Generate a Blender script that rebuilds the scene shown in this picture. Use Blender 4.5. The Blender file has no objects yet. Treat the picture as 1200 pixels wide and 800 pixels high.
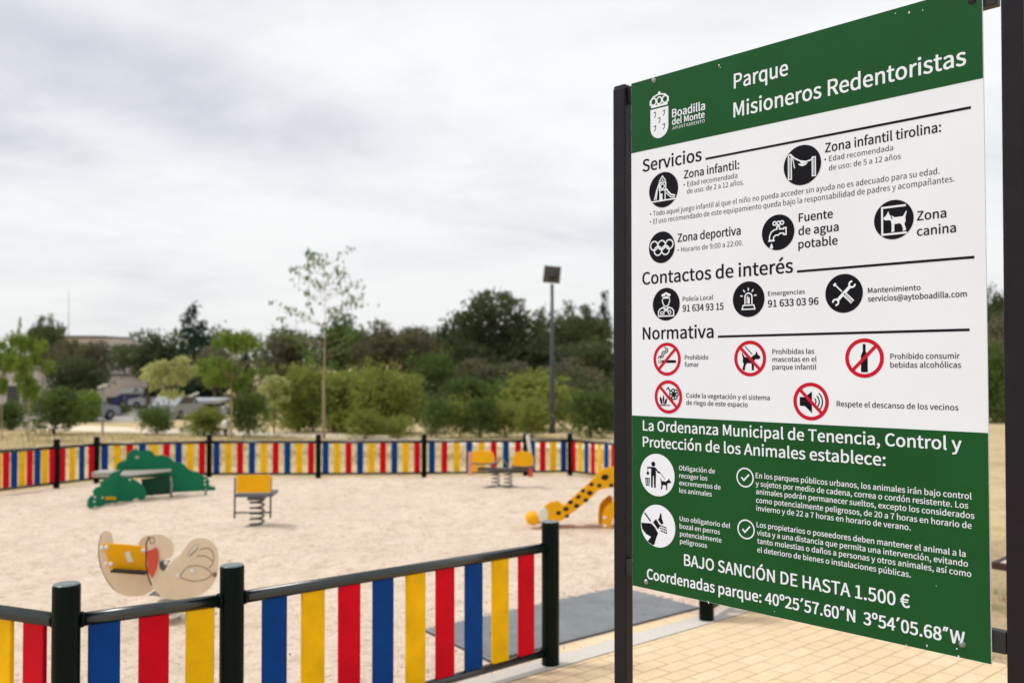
import bpy, bmesh, math, random
import numpy as np
from mathutils import Vector, Matrix
from mathutils.geometry import tessellate_polygon

R = math.radians
random.seed(7)
SC = bpy.context.scene
COL = SC.collection

# ------------------------------------------------------------------ camera
F = 1048.0          # focal length in photo pixels (photo 1200 x 800)
PITCH = R(1.0)
CAMZ = 1.5
cam_d = bpy.data.cameras.new('camera')
cam_d.sensor_fit = 'HORIZONTAL'; cam_d.sensor_width = 36.0
cam_d.lens = F / 1200.0 * 36.0
cam_d.clip_start = 0.05; cam_d.clip_end = 3000
cam_d.dof.use_dof = True; cam_d.dof.focus_distance = 2.28
cam_d.dof.aperture_fstop = 3.2
cam_d.dof.aperture_blades = 0
cam = bpy.data.objects.new('camera', cam_d); COL.objects.link(cam)
cam.location = (0, 0, CAMZ); cam.rotation_euler = (R(90) + PITCH, 0, 0)
SC.camera = cam

# ------------------------------------------------------------------ world
SUN_EL, SUN_ROT = R(58), R(278)
world = bpy.data.worlds.new('World'); SC.world = world; world.use_nodes = True
wt = world.node_tree; wn = wt.nodes; wl = wt.links
bg = wn['Background']; bg.inputs['Strength'].default_value = 0.1
sky = wn.new('ShaderNodeTexSky'); sky.sky_type = 'NISHITA'; sky.sun_disc = False
sky.sun_elevation = SUN_EL; sky.sun_rotation = SUN_ROT; sky.dust_density = 2.0
geo = wn.new('ShaderNodeTexCoord')
sep = wn.new('ShaderNodeSeparateXYZ'); wl.new(geo.outputs['Generated'], sep.inputs[0])
def wmath(op, a, b=None, clamp=False):
    n = wn.new('ShaderNodeMath'); n.operation = op; n.use_clamp = clamp
    for i, v in enumerate((a, b)):
        if v is None: continue
        if isinstance(v, (int, float)): n.inputs[i].default_value = v
        else: wl.new(v, n.inputs[i])
    return n.outputs[0]
zz = wmath('ADD', wmath('MAXIMUM', sep.outputs['Z'], 0.0), 0.16)
cmb = wn.new('ShaderNodeCombineXYZ')
wl.new(wmath('DIVIDE', sep.outputs['X'], zz), cmb.inputs[0])
wl.new(wmath('DIVIDE', sep.outputs['Y'], zz), cmb.inputs[1])
def wnoise(scale, detail, rough, dist, off):
    mp = wn.new('ShaderNodeMapping'); wl.new(cmb.outputs[0], mp.inputs[0]); mp.inputs['Location'].default_value = off
    n = wn.new('ShaderNodeTexNoise'); wl.new(mp.outputs[0], n.inputs['Vector'])
    n.inputs['Scale'].default_value = scale; n.inputs['Detail'].default_value = detail
    n.inputs['Roughness'].default_value = rough; n.inputs['Distortion'].default_value = dist
    return n.outputs['Fac']
n1 = wnoise(0.62, 8, 0.55, 0.5, (3.1, 0.4, 0))
n2 = wnoise(2.2, 9, 0.6, 0.4, (0.3, 5.2, 0))
mixn = wmath('ADD', wmath('MULTIPLY', n1, 0.7), wmath('MULTIPLY', n2, 0.3))
# a darker bank of cloud up to the left
ux = wmath('ADD', sep.outputs['X'], 0.33)
du = wmath('DIVIDE', ux, 0.185)
dvv = wmath('DIVIDE', wmath('ADD', wmath('SUBTRACT', sep.outputs['Z'], 0.268), wmath('MULTIPLY', ux, 0.20)), 0.047)
dd = wmath('ADD', wmath('ADD', wmath('MULTIPLY', du, du), wmath('MULTIPLY', dvv, dvv)), wmath('MULTIPLY', wmath('SUBTRACT', 0.5, mixn), 5.0))
dd = wmath('ADD', dd, wmath('MULTIPLY', wmath('LESS_THAN', sep.outputs['Y'], 0.0), 10.0))
bank = wn.new('ShaderNodeMapRange'); wl.new(dd, bank.inputs[0])
bank.inputs[1].default_value = 0.0; bank.inputs[2].default_value = 2.2
bank.inputs[3].default_value = 0.115; bank.inputs[4].default_value = 0.0
bank.interpolation_type = 'SMOOTHSTEP'
cl = wmath('SUBTRACT', mixn, bank.outputs[0])
ramp = wn.new('ShaderNodeValToRGB'); wl.new(cl, ramp.inputs[0])
ramp.color_ramp.elements[0].position = 0.33; ramp.color_ramp.elements[0].color = (4.95, 5.08, 5.5, 1)
ramp.color_ramp.elements[1].position = 0.56; ramp.color_ramp.elements[1].color = (7.5, 7.55, 7.6, 1)
e = ramp.color_ramp.elements.new(0.45); e.color = (6.55, 6.68, 6.88, 1)
# warm paler haze of cloud low down
hz = wn.new('ShaderNodeMapRange'); wl.new(sep.outputs['Z'], hz.inputs[0])
hz.inputs[1].default_value = 0.0; hz.inputs[2].default_value = 0.22; hz.inputs[3].default_value = 0.6; hz.inputs[4].default_value = 0.0
mh = wn.new('ShaderNodeMixRGB'); wl.new(hz.outputs[0], mh.inputs[0]); wl.new(ramp.outputs[0], mh.inputs[1]); mh.inputs[2].default_value = (6.5, 6.64, 6.55, 1)
mx = wn.new('ShaderNodeMixRGB'); mx.inputs[0].default_value = 0.95
wl.new(sky.outputs[0], mx.inputs[1]); wl.new(mh.outputs[0], mx.inputs[2])
wl.new(mx.outputs[0], bg.inputs['Color'])

# ------------------------------------------------------------------ sun
sun_d = bpy.data.lights.new('sun', 'SUN'); sun_d.energy = 1.5; sun_d.angle = R(14); sun_d.color = (1.0, 0.965, 0.92)
sun = bpy.data.objects.new('sun', sun_d); COL.objects.link(sun)
sd = Vector((math.sin(SUN_ROT) * math.cos(SUN_EL), math.cos(SUN_ROT) * math.cos(SUN_EL), math.sin(SUN_EL)))
sun.rotation_euler = (-sd).to_track_quat('-Z', 'Y').to_euler()

SC.view_settings.view_transform = 'Standard'; SC.view_settings.look = 'None'
SC.view_settings.exposure = 0.40; SC.view_settings.gamma = 1
SC.view_settings.use_curve_mapping = False
SC.render.engine = 'CYCLES'
SC.cycles.use_denoising = True
SC.cycles.max_bounces = 6; SC.cycles.transparent_max_bounces = 8

# ------------------------------------------------------------------ geometry of the view
SLOPE = 0.043
def zg(y):
    if y <= 45: return -SLOPE * y
    if y <= 90: return -SLOPE * 45 - SLOPE * ((y - 45) - (y - 45) ** 2 / 90)
    return -SLOPE * 45 - SLOPE * 22.5
def ray(px, py):
    a, b = (px - 600) / F, -(py - 400) / F
    return Vector((a, math.cos(PITCH) - b * math.sin(PITCH), math.sin(PITCH) + b * math.cos(PITCH)))
def G(px, py, h=0.0):            # point of the sloping ground (or a plane h above it)
    d = ray(px, py); t = (CAMZ - h) / (-SLOPE * d.y - d.z)
    return Vector((d.x * t, d.y * t, CAMZ + d.z * t))
def P(px, py, y):
    d = ray(px, py); t = y / d.y
    return Vector((d.x * t, y, CAMZ + d.z * t))

# ------------------------------------------------------------------ materials
def srgb(r, g, b):
    f = lambda c: (c / 255 / 12.92) if c / 255 <= 0.04045 else ((c / 255 + 0.055) / 1.055) ** 2.4
    return (f(r), f(g), f(b), 1)
def mat(name, c, rough=0.6, spec=0.5, metal=0.0, var=0.0, vscale=6.0, bump=0.0, bscale=60.0, c2=None, obj_rand=0.0, rvar=0.0, coat=0.0, tl=0.0):
    m = bpy.data.materials.new(name); m.use_nodes = True
    nt = m.node_tree; b = nt.nodes['Principled BSDF']
    c = tuple(c) + ((1,) if len(c) == 3 else ())
    b.inputs['Base Color'].default_value = c
    b.inputs['Roughness'].default_value = rough
    b.inputs['Specular IOR Level'].default_value = spec
    b.inputs['Metallic'].default_value = metal
    if coat: b.inputs['Coat Weight'].default_value = coat; b.inputs['Coat Roughness'].default_value = 0.15
    tc = nt.nodes.new('ShaderNodeTexCoord')
    if var or rvar or c2:
        n = nt.nodes.new('ShaderNodeTexNoise'); nt.links.new(tc.outputs['Object'], n.inputs['Vector'])
        n.inputs['Scale'].default_value = vscale; n.inputs['Detail'].default_value = 6; n.inputs['Roughness'].default_value = 0.6
        rp = nt.nodes.new('ShaderNodeValToRGB'); nt.links.new(n.outputs['Fac'], rp.inputs[0])
        d = c2 if c2 else tuple(x * (1 - var) for x in c[:3]) + (1,)
        u = c if c2 else tuple(min(1, x * (1 + var)) for x in c[:3]) + (1,)
        rp.color_ramp.elements[0].position = 0.33; rp.color_ramp.elements[0].color = d
        rp.color_ramp.elements[1].position = 0.67; rp.color_ramp.elements[1].color = u
        out = rp.outputs[0]
        if obj_rand:
            oi = nt.nodes.new('ShaderNodeObjectInfo')
            hs = nt.nodes.new('ShaderNodeHueSaturation'); nt.links.new(out, hs.inputs['Color'])
            mr = nt.nodes.new('ShaderNodeMapRange'); nt.links.new(oi.outputs['Random'], mr.inputs[0])
            mr.inputs[3].default_value = 1 - obj_rand; mr.inputs[4].default_value = 1 + obj_rand
            nt.links.new(mr.outputs[0], hs.inputs['Value']); out = hs.outputs[0]
        nt.links.new(out, b.inputs['Base Color'])
        if rvar:
            mr = nt.nodes.new('ShaderNodeMapRange'); nt.links.new(n.outputs['Fac'], mr.inputs[0])
            mr.inputs[1].default_value = 0.3; mr.inputs[2].default_value = 0.7
            mr.inputs[3].default_value = rough - rvar; mr.inputs[4].default_value = rough + rvar
            nt.links.new(mr.outputs[0], b.inputs['Roughness'])
    if bump:
        n = nt.nodes.new('ShaderNodeTexNoise'); nt.links.new(tc.outputs['Object'], n.inputs['Vector'])
        n.inputs['Scale'].default_value = bscale; n.inputs['Detail'].default_value = 4
        bp = nt.nodes.new('ShaderNodeBump'); bp.inputs['Strength'].default_value = bump; bp.inputs['Distance'].default_value = 0.01
        nt.links.new(n.outputs['Fac'], bp.inputs['Height']); nt.links.new(bp.outputs[0], b.inputs['Normal'])
    if tl:
        b.inputs['Subsurface Weight'].default_value = 0.0
        tr = nt.nodes.new('ShaderNodeBsdfTranslucent'); tr.inputs['Color'].default_value = tuple(min(1, x * 1.3) for x in c[:3]) + (1,)
        mxs = nt.nodes.new('ShaderNodeMixShader'); mxs.inputs[0].default_value = tl
        nt.links.new(b.outputs[0], mxs.inputs[1]); nt.links.new(tr.outputs[0], mxs.inputs[2])
        nt.links.new(mxs.outputs[0], nt.nodes['Material Output'].inputs['Surface'])
    return m

def ground_mat(name, layers, base, bump=0.4, bscale=90, rough=0.95):
    """base colour with several noise layers: (scale, low, high, colour, amount)"""
    m = bpy.data.materials.new(name); m.use_nodes = True
    nt = m.node_tree; b = nt.nodes['Principled BSDF']; b.inputs['Roughness'].default_value = rough
    b.inputs['Specular IOR Level'].default_value = 0.15
    tc = nt.nodes.new('ShaderNodeTexCoord')
    col = nt.nodes.new('ShaderNodeRGB'); col.outputs[0].default_value = base; out = col.outputs[0]
    for i, (sc, lo, hi, c, am, st) in enumerate(layers):
        mp = nt.nodes.new('ShaderNodeMapping'); nt.links.new(tc.outputs['Object'], mp.inputs[0])
        mp.inputs['Location'].default_value = (i * 7.3, i * 3.1, 0); mp.inputs['Scale'].default_value = st
        n = nt.nodes.new('ShaderNodeTexNoise'); nt.links.new(mp.outputs[0], n.inputs['Vector'])
        n.inputs['Scale'].default_value = sc; n.inputs['Detail'].default_value = 5; n.inputs['Roughness'].default_value = 0.62
        mr = nt.nodes.new('ShaderNodeMapRange'); nt.links.new(n.outputs['Fac'], mr.inputs[0])
        mr.inputs[1].default_value = lo; mr.inputs[2].default_value = hi; mr.inputs[4].default_value = am
        mxn = nt.nodes.new('ShaderNodeMixRGB'); nt.links.new(mr.outputs[0], mxn.inputs[0]); nt.links.new(out, mxn.inputs[1])
        mxn.inputs[2].default_value = c; out = mxn.outputs[0]
    nt.links.new(out, b.inputs['Base Color'])
    hts = None
    for sc, wgt in ((bscale, 0.35), (bscale / 7, 1.0)):
        n = nt.nodes.new('ShaderNodeTexNoise'); nt.links.new(tc.outputs['Object'], n.inputs['Vector'])
        n.inputs['Scale'].default_value = sc; n.inputs['Detail'].default_value = 5
        ml = nt.nodes.new('ShaderNodeMath'); ml.operation = 'MULTIPLY'; nt.links.new(n.outputs['Fac'], ml.inputs[0]); ml.inputs[1].default_value = wgt
        if hts is None: hts = ml.outputs[0]
        else:
            ad = nt.nodes.new('ShaderNodeMath'); ad.operation = 'ADD'; nt.links.new(hts, ad.inputs[0]); nt.links.new(ml.outputs[0], ad.inputs[1]); hts = ad.outputs[0]
    bp = nt.nodes.new('ShaderNodeBump'); bp.inputs['Strength'].default_value = bump; bp.inputs['Distance'].default_value = 0.03
    nt.links.new(hts, bp.inputs['Height']); nt.links.new(bp.outputs[0], b.inputs['Normal'])
    return m

M = {}
M['sand'] = ground_mat('play_sand', [
    (0.45, 0.35, 0.7, srgb(207, 190, 170), 0.6, (1, 1, 1)),
    (2.6, 0.45, 0.72, srgb(190, 170, 147), 0.5, (1, 1, 1)),
    (9, 0.50, 0.66, srgb(178, 157, 133), 0.55, (1, 1, 1)),
    (26, 0.54, 0.68, srgb(150, 128, 104), 0.6, (1, 1, 1)),
    (70, 0.57, 0.70, srgb(108, 88, 68), 0.6, (1, 1, 1)),
    (48, 0.56, 0.70, srgb(236, 225, 208), 0.7, (1, 1, 1))], srgb(220, 201, 182), 0.9, 40)
M['soil'] = ground_mat('dry_soil', [
    (0.7, 0.4, 0.7, srgb(158, 138, 104), 0.8, (1, 1, 1)),
    (5, 0.5, 0.7, srgb(128, 108, 82), 0.6, (1, 1, 1)),
    (40, 0.52, 0.7, srgb(92, 80, 58), 0.6, (1, 1, 1)),
    (110, 0.58, 0.7, srgb(210, 190, 160), 0.5, (1, 1, 1)),
    (1.6, 0.58, 0.75, srgb(110, 112, 62), 0.6, (1, 1, 1))], srgb(188, 165, 132), 0.7, 50)
M['path'] = ground_mat('pale_path', [(1.0, 0.4, 0.7, srgb(214, 196, 168), 0.6, (1, 1, 1))], srgb(228, 214, 192), 0.2, 30)
M['asphalt'] = ground_mat('car_park', [(0.6, 0.4, 0.7, srgb(150, 145, 138), 0.6, (1, 1, 1))], srgb(170, 164, 155), 0.2, 30)
M['kerb'] = ground_mat('kerb_concrete', [
    (3, 0.4, 0.7, srgb(205, 196, 184), 0.7, (1, 1, 1)), (40, 0.55, 0.7, srgb(176, 162, 144), 0.5, (1, 1, 1))], srgb(206, 200, 192), 0.2, 120, 0.85)
# yellow concrete pavers
def paver_mat():
    m = bpy.data.materials.new('yellow_pavers'); m.use_nodes = True
    nt = m.node_tree; b = nt.nodes['Principled BSDF']; b.inputs['Roughness'].default_value = 0.8; b.inputs['Specular IOR Level'].default_value = 0.25
    tc = nt.nodes.new('ShaderNodeTexCoord')
    br = nt.nodes.new('ShaderNodeTexBrick'); nt.links.new(tc.outputs['Object'], br.inputs['Vector'])
    br.inputs['Scale'].default_value = 1.0; br.inputs['Brick Width'].default_value = 0.215; br.inputs['Row Height'].default_value = 0.1075
    br.inputs['Mortar Size'].default_value = 0.0045; br.inputs['Mortar Smooth'].default_value = 0.3; br.inputs['Bias'].default_value = 0.1
    br.inputs['Color1'].default_value = srgb(230, 205, 170); br.inputs['Color2'].default_value = srgb(222, 196, 158)
    br.inputs['Mortar'].default_value = srgb(172, 144, 104)
    out = br.outputs['Color']
    for sc, lo, hi, c, am in ((1.3, 0.42, 0.7, srgb(230, 210, 176), 0.6), (26, 0.5, 0.7, srgb(214, 186, 142), 0.45), (190, 0.55, 0.7, srgb(160, 130, 92), 0.4), (9, 0.60, 0.75, srgb(236, 220, 184), 0.5)):
        n = nt.nodes.new('ShaderNodeTexNoise'); nt.links.new(tc.outputs['Object'], n.inputs['Vector']); n.inputs['Scale'].default_value = sc; n.inputs['Detail'].default_value = 5
        mr = nt.nodes.new('ShaderNodeMapRange'); nt.links.new(n.outputs['Fac'], mr.inputs[0]); mr.inputs[1].default_value = lo; mr.inputs[2].default_value = hi; mr.inputs[4].default_value = am
        mxn = nt.nodes.new('ShaderNodeMixRGB'); nt.links.new(mr.outputs[0], mxn.inputs[0]); nt.links.new(out, mxn.inputs[1]); mxn.inputs[2].default_value = c; out = mxn.outputs[0]
    nt.links.new(out, b.inputs['Base Color'])
    iv = nt.nodes.new('ShaderNodeMath'); iv.operation = 'MULTIPLY'; nt.links.new(br.outputs['Fac'], iv.inputs[0]); iv.inputs[1].default_value = -1.0
    n = nt.nodes.new('ShaderNodeTexNoise'); nt.links.new(tc.outputs['Object'], n.inputs['Vector']); n.inputs['Scale'].default_value = 150; n.inputs['Detail'].default_value = 3
    ad = nt.nodes.new('ShaderNodeMath'); ad.operation = 'MULTIPLY_ADD'; nt.links.new(n.outputs['Fac'], ad.inputs[0]); ad.inputs[1].default_value = 0.25; nt.links.new(iv.outputs[0], ad.inputs[2])
    bp = nt.nodes.new('ShaderNodeBump'); bp.inputs['Strength'].default_value = 0.6; bp.inputs['Distance'].default_value = 0.006
    nt.links.new(ad.outputs[0], bp.inputs['Height']); nt.links.new(bp.outputs[0], b.inputs['Normal'])
    return m
M['paver'] = paver_mat()
M['rubber'] = mat('grey_rubber', srgb(138, 143, 145), 0.75, 0.3, var=0.12, vscale=5, bump=0.3, bscale=200)
M['rubber_base'] = mat('dark_rubber', srgb(84, 88, 92), 0.85, 0.2, var=0.12)
M['panel_white'] = mat('sign_white', srgb(232, 237, 248), 0.45, 0.3, var=0.03, vscale=2.2, rvar=0.08)
M['print_green'] = mat('sign_green', srgb(8, 78, 32), 0.36, 0.25, var=0.09, vscale=5)
M['print_black'] = mat('sign_black', srgb(10, 9, 20), 0.5, 0.15)
M['print_red'] = mat('sign_red', srgb(196, 10, 44), 0.45, 0.2)
M['print_white'] = mat('lettering_white', srgb(232, 238, 250), 0.45, 0.25)
M['post_brown'] = mat('dark_painted_steel', srgb(28, 24, 31), 0.36, 0.22, var=0.18, vscale=9, rvar=0.08, bump=0.05, bscale=120)
M['bracket'] = mat('black_steel', srgb(26, 26, 28), 0.5, 0.5, bump=0.05)
M['steel'] = mat('bolt_steel', srgb(150, 152, 150), 0.35, 0.5, metal=0.9)
M['fpost'] = mat('fence_post_green_black', srgb(4, 17, 13), 0.28, 0.10, var=0.3, vscale=7, rvar=0.06)
M['fcap'] = mat('post_cap_sky_sheen', srgb(96, 108, 108), 0.3, 0.6)  # grey paints the sky's reflection on the dark post tops into the colour
M['frail'] = mat('fence_rail_green_black', srgb(6, 20, 20), 0.27, 0.9, var=0.1, vscale=5, rvar=0.03)
M['blue'] = mat('slat_blue', srgb(0, 60, 132), 0.5, 0.10, var=0.13, vscale=7, bump=0.04, bscale=40)
M['red'] = mat('slat_red', srgb(202, 2, 30), 0.5, 0.10, var=0.13, vscale=7, bump=0.04, bscale=40)
M['yellow'] = mat('slat_yellow', srgb(236, 182, 2), 0.5, 0.12, var=0.13, vscale=7, bump=0.04, bscale=40)
M['hpl_green'] = mat('panel_green', srgb(6, 110, 76), 0.5, 0.2, var=0.06, vscale=4)
M['hpl_green_dark'] = mat('panel_green_groove', srgb(8, 66, 48), 0.6, 0.3)
M['hpl_beige'] = mat('panel_beige', srgb(228, 210, 182), 0.5, 0.2, var=0.05, vscale=8)
M['groove'] = mat('groove_brown', srgb(132, 106, 76), 0.7, 0.3)
M['edge'] = mat('panel_edge_dark', srgb(60, 50, 42), 0.7, 0.3)
M['hpl_yellow'] = mat('panel_yellow', srgb(238, 172, 6), 0.45, 0.2, var=0.06, vscale=5)
M['hpl_red'] = mat('panel_red', srgb(214, 84, 66), 0.5, 0.25, var=0.05)
M['hpl_pink'] = mat('panel_pink', srgb(228, 160, 140), 0.5, 0.25, var=0.05)
M['hpl_grey'] = mat('panel_grey', srgb(96, 98, 106), 0.55, 0.4, var=0.05)
M['table_top'] = mat('tabletop_grey', srgb(166, 160, 152), 0.45, 0.4, var=0.05)
M['black'] = mat('matt_black', srgb(22, 22, 24), 0.6, 0.4)
M['cap_white'] = mat('plastic_white', srgb(226, 222, 212), 0.4, 0.4)
M['spring'] = mat('spring_steel', srgb(92, 88, 86), 0.45, 0.5, metal=0.3)
M['galv'] = mat('galvanised_steel', srgb(128, 132, 134), 0.5, 0.5, metal=0.35, var=0.1)
M['lamp_grey'] = mat('lamp_grey', srgb(72, 76, 78), 0.6, 0.2, var=0.1)
M['wood_dark'] = mat('bench_wood', srgb(70, 46, 40), 0.6, 0.35, var=0.15, vscale=10)

# ------------------------------------------------------------------ mesh builder
class MB:
    def __init__(s): s.v = []; s.f = []; s.mi = []; s.sm = []; s.cur = 0; s.smooth = False
    def add(s, vs, fs):
        o = len(s.v); s.v += [tuple(v) for v in vs]
        for f in fs: s.f.append(tuple(i + o for i in f)); s.mi.append(s.cur); s.sm.append(s.smooth)
    def box(s, c, size, rot=None, bev=0.0):
        hx, hy, hz = (d / 2 for d in size)
        c = Vector(c)
        if bev <= 0:
            vs = [Vector((x * hx, y * hy, z * hz)) for z in (-1, 1) for y in (-1, 1) for x in (-1, 1)]
            fs = [(0, 2, 3, 1), (4, 5, 7, 6), (0, 1, 5, 4), (2, 6, 7, 3), (0, 4, 6, 2), (1, 3, 7, 5)]
        else:
            bm = bmesh.new(); bmesh.ops.create_cube(bm, size=1.0)
            for v in bm.verts: v.co = Vector((v.co.x * size[0], v.co.y * size[1], v.co.z * size[2]))
            bmesh.ops.bevel(bm, geom=bm.edges[:], offset=bev, segments=2, affect='EDGES', profile=0.6)
            bm.verts.index_update(); vs = [v.co.copy() for v in bm.verts]; fs = [tuple(v.index for v in f.verts) for f in bm.faces]; bm.free()
        if rot is not None: vs = [rot @ v for v in vs]
        s.add([v + c for v in vs], fs)
    def tube(s, pts, r, n=10, caps=True):
        pts = [Vector(p) for p in pts]; rs = r if isinstance(r, (list, tuple)) else [r] * len(pts)
        t0 = (pts[1] - pts[0]).normalized(); up = Vector((0, 0, 1)) if abs(t0.z) < 0.9 else Vector((1, 0, 0))
        a = t0.cross(up).normalized(); vs = []
        for i, p in enumerate(pts):
            t = (pts[min(i + 1, len(pts) - 1)] - pts[max(i - 1, 0)]).normalized()
            a = (a - t * a.dot(t)).normalized(); b = t.cross(a)
            for k in range(n):
                w = 2 * math.pi * k / n; vs.append(p + (a * math.cos(w) + b * math.sin(w)) * rs[i])
        fs = [(i * n + k, i * n + (k + 1) % n, (i + 1) * n + (k + 1) % n, (i + 1) * n + k) for i in range(len(pts) - 1) for k in range(n)]
        sm = s.smooth; s.smooth = True; s.add(vs, fs); s.smooth = sm
        if caps:
            s.add(vs[:n], [tuple(range(n))[::-1]]); s.add(vs[-n:], [tuple(range(n))])
    def lathe(s, prof, c=(0, 0, 0), n=24, smooth=True):
        c = Vector(c); vs = []
        for r, z in prof:
            for k in range(n):
                w = 2 * math.pi * k / n; vs.append(c + Vector((r * math.cos(w), r * math.sin(w), z)))
        fs = [(i * n + k, i * n + (k + 1) % n, (i + 1) * n + (k + 1) % n, (i + 1) * n + k) for i in range(len(prof) - 1) for k in range(n)]
        sm = s.smooth; s.smooth = smooth; s.add(vs, fs); s.smooth = sm
        if prof[-1][0] > 1e-6: s.add(vs[-n:], [tuple(range(n))])
    def prism(s, poly, o, ex, ey, th):
        """flat outline poly (2-D) in frame o + x*ex + y*ey, thickness th centred along ex x ey"""
        o, ex, ey = Vector(o), Vector(ex), Vector(ey); nrm = ex.cross(ey).normalized() * (th / 2)
        n = len(poly); A = [o + ex * x + ey * y + nrm for x, y in poly]; B = [o + ex * x + ey * y - nrm for x, y in poly]
        tris = tessellate_polygon([[Vector((x, y, 0)) for x, y in poly]])
        s.add(A + B, [tuple(t) for t in tris] + [tuple(i + n for i in reversed(t)) for t in tris])
        ar = sum(poly[i][0] * poly[(i + 1) % n][1] - poly[(i + 1) % n][0] * poly[i][1] for i in range(n))
        s.add(A + B, [((i, n + i, n + (i + 1) % n, (i + 1) % n) if ar > 0 else (i, (i + 1) % n, n + (i + 1) % n, n + i)) for i in range(n)])
    def ball(s, c, r, n=10):
        rx, ry, rz = r if isinstance(r, (tuple, list)) else (r, r, r); c = Vector(c); vs = []; m = n // 2
        for i in range(m + 1):
            ph = math.pi * i / m
            for k in range(n):
                w = 2 * math.pi * k / n; vs.append(c + Vector((rx * math.sin(ph) * math.cos(w), ry * math.sin(ph) * math.sin(w), rz * math.cos(ph))))
        sm = s.smooth; s.smooth = True
        s.add(vs, [(i * n + k, (i + 1) * n + k, (i + 1) * n + (k + 1) % n, i * n + (k + 1) % n) for i in range(m) for k in range(n)]); s.smooth = sm
    def build(s, name, m, parent=None, fix=True):
        me = bpy.data.meshes.new(name); me.from_pydata(s.v, [], s.f)
        for mm in (m if isinstance(m, (list, tuple)) else [m]): me.materials.append(mm)
        me.polygons.foreach_set('material_index', s.mi); me.polygons.foreach_set('use_smooth', s.sm)
        if fix:
            bm = bmesh.new(); bm.from_mesh(me); bmesh.ops.remove_doubles(bm, verts=bm.verts, dist=1e-6)
            bmesh.ops.recalc_face_normals(bm, faces=bm.faces); bm.to_mesh(me); bm.free()
        o = bpy.data.objects.new(name, me); COL.objects.link(o)
        if parent: o.parent = parent
        return o

def tag(o, label=None, cat=None, group=None, kind=None):
    if label: o['label'] = label
    if cat: o['category'] = cat
    if group: o['group'] = group
    if kind: o['kind'] = kind
    return o
def thing(name, label, cat, loc=(0, 0, 0), rotz=0.0, group=None):
    o = bpy.data.objects.new(name, None); COL.objects.link(o); o.location = loc; o.rotation_euler = (0, 0, rotz)
    o.empty_display_size = 0.1
    return tag(o, label, cat, group)
def copy_tree(o, parent=None):
    c = o.copy(); COL.objects.link(c); c.parent = parent
    for ch in list(o.children): copy_tree(ch, c)
    return c
def sheet(name, pts, lift, m, res=None):
    """flat ground sheet following the slope"""
    mb = MB(); tris = tessellate_polygon([[Vector((p[0], p[1], 0)) for p in pts]])
    mb.add([(p[0], p[1], -SLOPE * p[1] + lift) for p in pts], [tuple(t) for t in tris])
    o = mb.build(name, m); tag(o, kind='structure'); return o

# ------------------------------------------------------------------ ground
mb = MB()
ys = [-30, 0, 45] + [45 + 5 * i for i in range(1, 10)] + [130, 200, 400, 1200]
xs = [-1500, -200, -60, 0, 60, 200, 1500]
for j, y in enumerate(ys):
    for x in xs: mb.v.append((x, y, zg(y)))
n = len(xs)
for j in range(len(ys) - 1):
    for i in range(n - 1):
        mb.f.append((j * n + i, j * n + i + 1, (j + 1) * n + i + 1, (j + 1) * n + i)); mb.mi.append(0); mb.sm.append(False)
M['field'] = ground_mat('dry_grass_field', [
    (0.12, 0.4, 0.65, srgb(190, 168, 120), 0.8, (1, 1, 1)),
    (0.5, 0.5, 0.72, srgb(158, 148, 92), 0.55, (1, 1, 1)),
    (3, 0.48, 0.7, srgb(140, 124, 84), 0.6, (1, 1, 1)),
    (20, 0.5, 0.7, srgb(110, 100, 62), 0.5, (1, 1, 1))], srgb(204, 182, 142), 0.5, 20)
terrain = mb.build('ground', M['field']); tag(terrain, kind='structure')

# fence corner points (post feet), from the heads of the posts
HP = 0.80
def foot(px, py): 
    p = G(px, py, HP); return Vector((p.x, p.y, zg(p.y)))
PA, PB, PC = foot(78, 684), foot(272, 662), foot(645, 611)
PD = G(828, 728)
def vec(x, y): return Vector((x, y, zg(y)))
L2 = PA + Vector((-0.33, 0.147, 0)).normalized() * 1.9; L2 = vec(L2.x, L2.y)
L3 = L2 + Vector((-0.75, 0.66, 0)).normalized() * 1.9; L3 = vec(L3.x, L3.y)
L4 = vec(-6.35, 6.6); L5 = vec(-7.35, 8.2)
L8 = G(66, 572); L9 = G(113, 566)
L6 = vec(-7.60, 9.8); L7 = vec(-7.78, 11.5)
L7b = vec(-7.80, 13.25)
FAR = [G(245, 560.5), G(373, 560.5), G(497, 559.5), G(616, 558), G(668, 557)]
ddir = Vector((0.50, -0.866, 0)).normalized()
R1 = vec(FAR[-1].x + ddir.x * 1.9, FAR[-1].y + ddir.y * 1.9)
R2 = vec(R1.x + ddir.x * 1.9, R1.y + ddir.y * 1.9)
R3 = vec(R2.x + ddir.x * 1.9, R2.y + ddir.y * 1.9)
R4 = vec(R3.x + 0.1, R3.y - 1.75)
R5 = vec(R4.x - 1.1, R4.y - 1.5)

play = [PA, L2, L3, L4, L5, L6, L7, L7b, L8, L9] + FAR + [R1, R2, R3, R4, R5, PD, PC, PB]
def inside_offset(pts, d):
    c = sum((Vector((p.x, p.y, 0)) for p in pts), Vector()) / len(pts)
    return [(p.x + (p.x - c.x) / max((Vector((p.x, p.y, 0)) - c).length, .1) * d, p.y + (p.y - c.y) / max((Vector((p.x, p.y, 0)) - c).length, .1) * d) for p in pts]
sheet('sand', inside_offset(play, 0.18), 0.004, M['sand'])

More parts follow.
